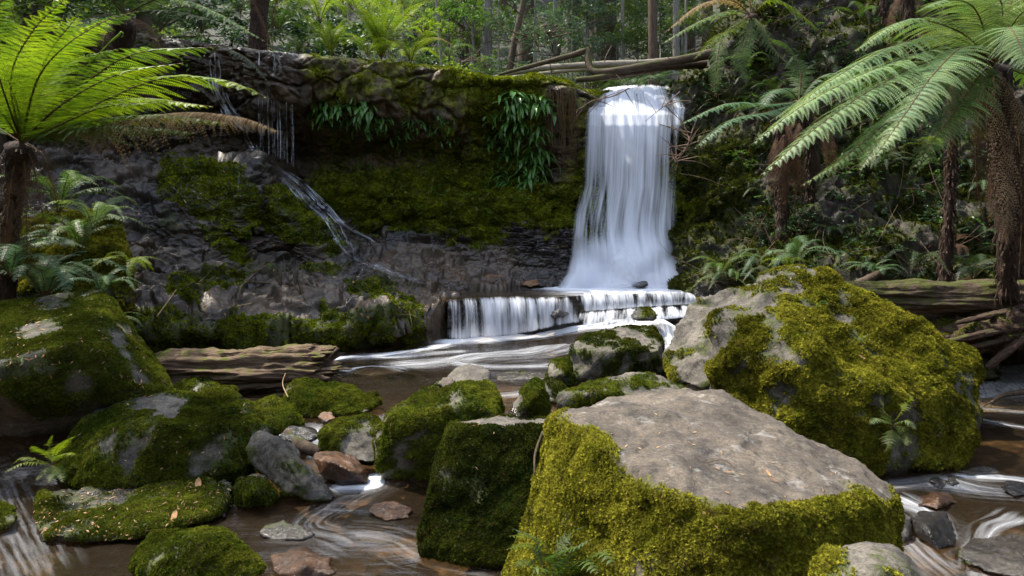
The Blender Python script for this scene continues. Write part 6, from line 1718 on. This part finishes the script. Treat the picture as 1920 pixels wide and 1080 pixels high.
# ------------------------------------------------------------------ fallen trees and logs
def log(name, ctrl, radii, mat, lab, cat='log', rough=.02, sides=12, seg=50, seed=0, moss=None, twigs=0):
    o0 = np.array(ctrl[0], float)
    g = Geo()
    add_tube(g, np.array(ctrl) - o0, radii, 0, seg=seg, sides=sides, rough=rough, sc=5, seed=seed)
    if twigs:
        rng = np.random.default_rng(seed)
        p = spline(np.array(ctrl) - o0, 60)
        for k in range(twigs):
            b = p[rng.integers(5, 58)]
            d = unit(rng.normal(0, 1, 3) * [1, .6, 1] + [0, 0, .3]) * rng.uniform(.2, .7)
            add_tube(g, [b, b + d * .5 + rng.normal(0, .03, 3), b + d], [.012, .008, .003], 0, seg=7, sides=4, caps=False)
    o = g.build(name, [mat])
    o.location = tuple(o0)
    tag(o, lab, cat)
    return o
log('fallen_tree', [P(935, 140, 14.3), P(1010, 120, 14.2), P(1085, 100, 14.1), P(1100, 93, 14.1), P(1104, 120, 14.0), P(1115, 136, 13.9), P(1160, 132, 13.8), P(1230, 120, 13.7), P(1300, 108, 13.8), P(1400, 85, 14.2)], [.03, .05, .06, .075, .075, .08, .09, .11, .12], B_MOSSY, 'mossy fallen tree with a looping branch lying across the stream above the falls', 'fallen tree', seed=1, twigs=8)
log('fallen_branch', [P(900, 150, 14.8), P(1000, 130, 14.8), P(1100, 122, 14.8), P(1200, 118, 14.8), P(1262, 112, 14.8)], [.03, .06, .07, .08, .06], B_PALE, 'pale grey fallen branch behind the looping mossy one', 'branch', seed=2, twigs=6)
log('fallen_branch', [P(1080, 150, 13.8), P(1120, 146, 13.8), P(1180, 136, 13.9), P(1250, 125, 14.0), P(1330, 120, 14.2)], [.05, .07, .08, .09, .08], B_MOSSY, 'mossy branch directly over the lip of the main waterfall', 'branch', seed=3)
log('fallen_branch', [P(960, 145, 15.4), P(1100, 130, 15.4), P(1290, 128, 15.4)], [.04, .05, .05], B_PALE, 'thin pale branch lowest of the fallen ones behind the falls', 'branch', seed=4, twigs=10)
log('fallen_branch', [P(1110, 152, 14.6), P(1160, 146, 14.6), P(1230, 132, 14.4)], [.02, .04, .03], B_PALE, 'short pale branch under the mossy one at the waterfall lip', 'branch', seed=5)
log('dead_twig', [P(1275, 172, 13.0), P(1250, 195, 12.9), P(1225, 215, 12.8), P(1210, 228, 12.8)], [.012, .01, .004], B_TWIG, 'bare twig hanging over the top right of the main waterfall', 'twig', seed=6, rough=.004, sides=5, twigs=7)
log('dead_twig', [P(1068, 240, 12.8), P(1100, 195, 12.8), P(1150, 180, 12.8), P(1180, 165, 12.9)], [.004, .01, .014], B_TWIG, 'bare forked twig over the top left of the main waterfall', 'twig', seed=7, rough=.004, sides=5, twigs=8)
log('dead_branches', [P(1300, 240, 12.6), P(1285, 280, 12.5), P(1262, 310, 12.5)], [.012, .01, .004], B_TWIG, 'bunch of drooping bare twigs at the right side of the main waterfall', 'branch', seed=8, rough=.004, sides=5, twigs=26)

B_STUMP = bark_material('stump_wood', (.02, .013, .009), (.085, .05, .032), .30, (1.2, 6, 6))
# right hand logs
mlog = grooved(P(2120, 562, 8.4), P(1560, 556, 9.0), .215, 240, 90, 9, .075, .95, .12, (1.05, .85), B_MOSSY).build('fallen_log', [B_MOSSY])
tag(mlog, 'long dark mossy log lying behind the huge golden mossy boulder', 'log')
boulder('uprooted_stump', pp((1750, 630, 8.8), (1760, 600, 8.8), (1800, 580, 8.8), (1880, 566, 8.9), (1980, 570, 8.9), (1990, 640, 8.5), (1900, 640, 8.3), (1850, 625, 8.3), (1800, 640, 8.4), (1770, 660, 8.5), (1900, 600, 8.3), (1990, 620, 9.3), (1800, 640, 9.3)),
    'tangled mossy stump over the dark hollow at the right edge', M_top(.12, .7, .55), B_STUMP, 'green', 2200, .024, cat='stump', waterline=-9, voxel=.022, it=2, amp=.05, sc=2.5, seed=51, craggy=.16)
o0 = P(1900, 640, 8.5)
st_ = bpy.data.objects['uprooted_stump']
for k, (a_, m_, e_, r_) in enumerate([((1990, 615, 8.3), (1880, 630, 8.15), (1762, 664, 8.2), .035), ((1970, 600, 8.3), (1860, 600, 8.15), (1780, 640, 8.2), .05), ((1930, 625, 8.2), (1880, 655, 8.15), (1850, 690, 8.2), .05), ((2000, 640, 8.3), (1965, 680, 8.3), (1950, 730, 8.3), .09), ((1930, 575, 8.4), (1850, 590, 8.3), (1795, 605, 8.3), .045)]):
    grooved(P(*e_), P(*a_), r_, 60, 20, 70 + k, r_ * .7, .8, .02, (.5, 1.2)).build('root', [B_STUMP], st_)
log('driftwood_stick', [P(1860, 755, 8.1), P(1880, 742, 8.1), P(1920, 735, 8.15), P(2000, 728, 8.2)], [.015, .035, .04, .045], B_BROWN, 'forked stick lying on the gravel shore at the right edge', 'stick', rough=.01, seed=31, twigs=4)
log('dead_branch', [P(1585, 545, 9.4), P(1620, 528, 9.5), P(1650, 512, 9.6)], [.06, .07, .05], B_BROWN, 'short dark broken branch at the left end of the long mossy log', 'branch', rough=.03, seed=32)

# rotten log: grooved core with splintered slabs on it
def rotten_log():
    A, B = P(255, 705, 7.95), P(612, 697, 7.75)
    root = empty('rotten_log', tuple((A + B) / 2))
    tag(root, 'rotten splintered log with mossy layers lying at the left of the pool', 'log')
    c = np.array(root.location)
    grooved(A - c, B - c, .27, 190, 150, 3, .13, .92, .13, (.85, 1.0)).build('core', [B_ROT], root)
    for k, (x0, y0, x1, y1, Y, r, fl) in enumerate([(380, 668, 590, 652, 7.70, .055, .6), (470, 672, 612, 668, 7.55, .045, .7), (420, 712, 632, 694, 7.50, .050, .6), (380, 728, 636, 714, 7.52, .045, .6), (470, 744, 590, 740, 7.5, .05, .5)]):
        grooved(P(x0, y0, Y + .12) - c, P(x1, y1, Y) - c, r, 90, 30, 10 + k, .045, fl, .06, (.6, 1.0)).build('splinter', [B_ROT], root)
rotten_log()

# tree fern trunks and skirts on the right bank
def post(px0, py0, px1, py1, Y, r, lab, seed, skirt=8, leaf=L_DEADD):
    root = empty('tree_fern', tuple(P(px1, py1, Y)))
    tag(root, lab, 'tree fern')
    trunk_obj(root, [P(px1, py1, Y), P((px0 + px1) / 2 + 6, (py0 + py1) / 2, Y - .05), P(px0, py0, Y - .1)], [r * .85, r * .6, r * .65], fibres=520, rough=.05, seed=seed)
    rng = np.random.default_rng(seed)
    skirt = max(3, skirt // 2)
    for k in range(skirt):
        f = link('dead_frond', frond_lib('hang', leaf, 'mid', int(rng.integers(0, 3))), root)
        q = P(px0, py0 + rng.uniform(0, 50), Y - .1) - np.array(root.location)
        f.location = tuple(q)
        s = rng.uniform(.7, 1.3)
        f.scale = (s * .7, s * .8, s * 1.1); f.rotation_euler = (0, rng.uniform(-.1, .1), R(rng.uniform(-190, 10)))
post(1785, 120, 1770, 540, 9.3, .10, 'slim shaggy brown trunk standing just left of the pale tree fern', 1, 6)
post(1462, 235, 1460, 520, 11.2, .13, 'shaggy trunk wrapped in brown hanging fronds right of the falls', 2, 16)
post(1700, -20, 1712, 250, 12.3, .14, 'brown fibrous trunk in the upper right behind the pale fronds', 3, 5)
post(1655, -40, 1650, 200, 12.8, .10, 'thinner brown trunk left of the fibrous one at upper right', 4, 4)
post(1905, 240, 1908, 540, 9.0, .09, 'shaggy brown trunk at the right edge behind the hanging dead fronds', 5, 6)
post(1515, 200, 1512, 470, 11.4, .07, 'thin trunk with hanging brown fronds under the long pale fronds', 6, 8)

# undergrowth on the right bank
rng = np.random.default_rng(31)
BG = 'ferns in the dark undergrowth of the right bank'
for k in range(62):
    for _ in range(20):
        px, py = rng.uniform(1320, 2060), rng.uniform(-60, 540)
        if px > 1290 + 0 and not (px < 1430 and 230 < py < 500): break
    h = hit(px, py, rbank)
    if h is None: continue
    m = [L_DARK, L_BLUE, L_MID, L_DARK, L_DEADD][int(rng.integers(0, 5))]
    fern(h[0] - np.array([0, .02, .03]), int(rng.integers(5, 9)), rng.uniform(.35, .8), m, LOOK[m.name] + ' fern ' + where(px, py), 'arch' if k % 3 else 'low', ['mid', 'simple', 'simple', 'sword'][int(rng.integers(0, 4))], az=(150, 390), seed=500 + k, group=BG, tilt=(-10, 25))
for k, (px, py, ln, m, lab) in enumerate([(1640, 520, .5, L_BLUE, 'blue-green fern just above the left end of the long log'), (1475, 505, .4, L_BRIGHT, 'small light fern at the foot of the shaggy trunk right of the falls'), (1745, 290, .6, L_BRIGHT, 'light green fern glimpsed under the pale tree fern fronds'), (1400, 130, .55, L_MID, 'fern drooping from the bank beside the waterfall top'), (1450, 180, .6, L_MID, 'fern with arching fronds on the bank above the blue-green tree fern')]):
    h = hit(px, py, rbank)
    if h is not None: fern(h[0], 9, ln, m, lab, 'arch', 'mid', az=(140, 400), seed=600 + k)
for k in range(16):
    px, py = rng.uniform(1340, 2000), rng.uniform(-40, 480)
    h = hit(px, py, rbank)
    if h is not None: shrub(h[0] - np.array([0, 0, .1]), int(rng.choice([3, 3, 1, 2])), rng.uniform(.35, .7), 'small leafy shrub ' + where(px, py), 'small shrubs on the right bank', k)
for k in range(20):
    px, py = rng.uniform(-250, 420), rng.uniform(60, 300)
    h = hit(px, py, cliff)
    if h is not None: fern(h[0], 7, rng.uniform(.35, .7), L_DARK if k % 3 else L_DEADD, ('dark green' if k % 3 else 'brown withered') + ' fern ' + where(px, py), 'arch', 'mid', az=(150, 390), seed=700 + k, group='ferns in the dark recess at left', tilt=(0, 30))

# dry sticks caught in the bank, litter on rocks
def sticks(name, n, region, objs, mat, L, seed, r=.006):
    rng = np.random.default_rng(seed); g = Geo()
    for k in range(n):
        h = hit(rng.uniform(region[0], region[2]), rng.uniform(region[1], region[3]), *objs)
        if h is None: continue
        d = unit(rng.normal(0, 1, 3) * [1, .4, .9]) * rng.uniform(.3, 1) * L
        b = h[0] + h[1] * .05
        add_tube(g, [b, b + d * .5 + rng.normal(0, .04, 3) + h[1] * .05, b + d + h[1] * .04], [r, r * .7, r * .3], 0, seg=8, sides=4, caps=False)
    o = g.build(name, [mat], smooth_=False)
    return tag(o, kind='stuff')
def bank_leaves(name, n, region, objs, size, mats, seed, keep=None):
    rng = np.random.default_rng(seed); bl = []
    while len(bl) < 220:
        px, py = rng.uniform(region[0], region[2]), rng.uniform(region[1], region[3])
        if keep and not keep(px, py): continue
        h = hit(px, py, *objs)
        if h is None: continue
        c = h[0] + h[1] * .05
        bl.append((c[0], c[1], c[2], rng.uniform(.12, .38), .8))
    return tag(leaf_cloud(n, bl, size, seed, []).build(name, mats, smooth_=False), kind='stuff')
far = lambda px, py: px > 1440 or py < 230
bank_leaves('bank_leaves', 26000, (1290, -60, 2100, 540), [rbank], .045, [L_DARK, B_BROWN], 51, far)
bank_leaves('bank_leaves', 7000, (1290, -60, 2100, 520), [rbank], .05, [L_MID, B_BROWN], 52, far)
bank_leaves('bank_leaves', 8000, (-200, 80, 400, 300), [cliff], .05, [L_DARK, B_BROWN], 53)
bank_leaves('cliff_leaves', 9000, (590, 215, 1030, 400), [cliff], .03, [L_STRAP, B_BROWN], 54, lambda px, py: (px * 7 + py * 3) % 97 < 45 and (py < 330 or px > 800))
sticks('twig_litter', 260, (1300, 0, 2000, 540), [rbank], B_TWIG, 1.0, 3)
sticks('twig_litter', 70, (200, 480, 800, 590), [slope], B_TWIG, .4, 4, .004)

def litter(n, region, objs, seed, size=.03, lift=.006):
    rng = np.random.default_rng(seed); g = Geo()
    for k in range(n):
        h = hit(rng.uniform(region[0], region[2]), rng.uniform(region[1], region[3]), *objs)
        if h is None or h[1][2] < .15: continue
        nrm = unit(h[1] + rng.normal(0, .25, 3))
        a = unit(np.cross(nrm, rng.normal(0, 1, 3))); b = np.cross(nrm, a)
        s = size * rng.uniform(.5, 1.5)
        c = h[0] + nrm * lift
        g.add([c - a * s, c - b * s * .28 + nrm * s * .1, c + a * s, c + b * s * .28 + nrm * s * .1], [[0, 1, 2, 3]])
    o = g.build('leaf_litter', [L_LITTER], smooth_=False)
    return tag(o, kind='stuff')
litter(650, (200, 300, 1060, 600), [slope], 5, .028)
BL = {o.name: o for o in COL.objects}
litter(260, (-20, 560, 320, 740), [BL['angular_boulder']], 6, .02)
litter(420, (60, 890, 440, 1030), [BL['low_mossy_slab']], 7, .016)
litter(160, (950, 760, 1690, 1080), [BL['flat_topped_boulder']], 9, .011)
litter(140, (1330, 510, 1830, 880), [BL['mossy_boulder']], 10, .014)
litter(90, (690, 690, 1030, 900), [BL['tilted_mossy_boulder'], BL['square_mossy_block']], 11, .012)
litter(150, (100, 730, 510, 900), [BL['domed_mossy_boulder']], 8, .016)

def one_leaf(px, py, o, s, rot, lab, mat=L_LITTER):
    h = hit(px, py, o)
    if h is None: return
    nrm = h[1]; a = unit(np.cross(nrm, [math.sin(rot), math.cos(rot), 0.1])); b = np.cross(nrm, a)
    t = np.linspace(-1, 1, 7)
    w = .26 * np.sqrt(np.clip(1 - t**2, 0, 1)) + .01
    V = np.stack([a * x * s + b * sg * ww * s + nrm * (.012 + .10 * s * x * x + abs(sg) * s * .06) for x, ww in zip(t, w) for sg in (-1, 0, 1)])
    g = Geo(); g.add(V, grid_faces(7, 3))
    lf_ = g.build('fallen_leaf', [mat]); lf_.location = tuple(h[0])
    tag(lf_, lab, 'leaf')
slab = BL['flat_topped_boulder']
one_leaf(1368, 890, slab, .030, .4, 'orange dead leaf, left one on the bare top of the flat boulder')
one_leaf(1440, 890, slab, .026, 1.4, 'pale dead leaf on the flat boulder, upper one of the right pair')
one_leaf(1447, 902, slab, .028, .2, 'dark orange dead leaf on the flat boulder, lower one of the right pair')
one_leaf(1390, 893, slab, .012, .9, 'tiny orange leaf scrap between the dead leaves on the flat boulder')
one_leaf(1615, 670, BL['mossy_boulder'], .035, .5, 'single reddish dead leaf caught on the huge golden mossy boulder')
one_leaf(370, 912, BL['low_mossy_slab'], .09, 1.2, 'long dark red dead leaf lying on the low mossy slab')
one_leaf(325, 972, BL['low_mossy_slab'], .07, 1.3, 'long pale straw leaf at the front edge of the low mossy slab')
def stick(pts, lab, mat=B_TWIG, r=.008, **k): log('dead_stick', pts, [r, r * .9, r * .5], mat, lab, 'stick', rough=.002, sides=5, seg=20, **k)
def on(px, py, o, lift=.01):
    h = hit(px, py, o); return h[0] + h[1] * lift
stick([on(1325, 870, slab), on(1355, 868, slab, .02), on(1378, 880, slab)], 'thin bent twig on the bare top of the flat boulder', r=.0035)
stick([on(290, 594, slope, .03), on(310, 565, slope, .08), on(330, 545, slope, .03)], 'short straw coloured stick leaning on the mossy ledge at left', B_STRAW, .011)
stick([on(428, 580, slope, .03), on(470, 570, slope, .04), on(510, 561, slope, .03)], 'long straw coloured stick lying flat on the mossy ledge', B_STRAW, .010)
stick([on(442, 565, slope, .03), on(455, 535, slope, .06), on(500, 532, slope, .05), on(560, 535, slope, .04)], 'dark forked branch lying on the wet ledge', B_BROWN, .018, twigs=9)
stick([on(510, 520, slope, .03), on(545, 540, slope, .06), on(575, 562, slope, .04)], 'dark crooked branch crossing the forked one on the ledge', B_BROWN, .016, twigs=6)
stick([P(540, 745, 6.75), P(530, 720, 6.9), P(535, 700, 7.0)], 'pale curved twig standing above the long mossy rock', B_STRAW, .007)
stick([P(1018, 810, 4.32), P(1004, 850, 4.2), P(1002, 890, 4.08)], 'dark thin root hanging down the left moss edge of the flat boulder', B_BROWN, .010)
log('wet_log', [P(540, 815, 6.2), P(570, 838, 6.0), P(600, 850, 5.95)], [.05, .06, .04], B_BROWN, 'short wet dark log end above the glossy orange-brown rock', rough=.03, seed=50)
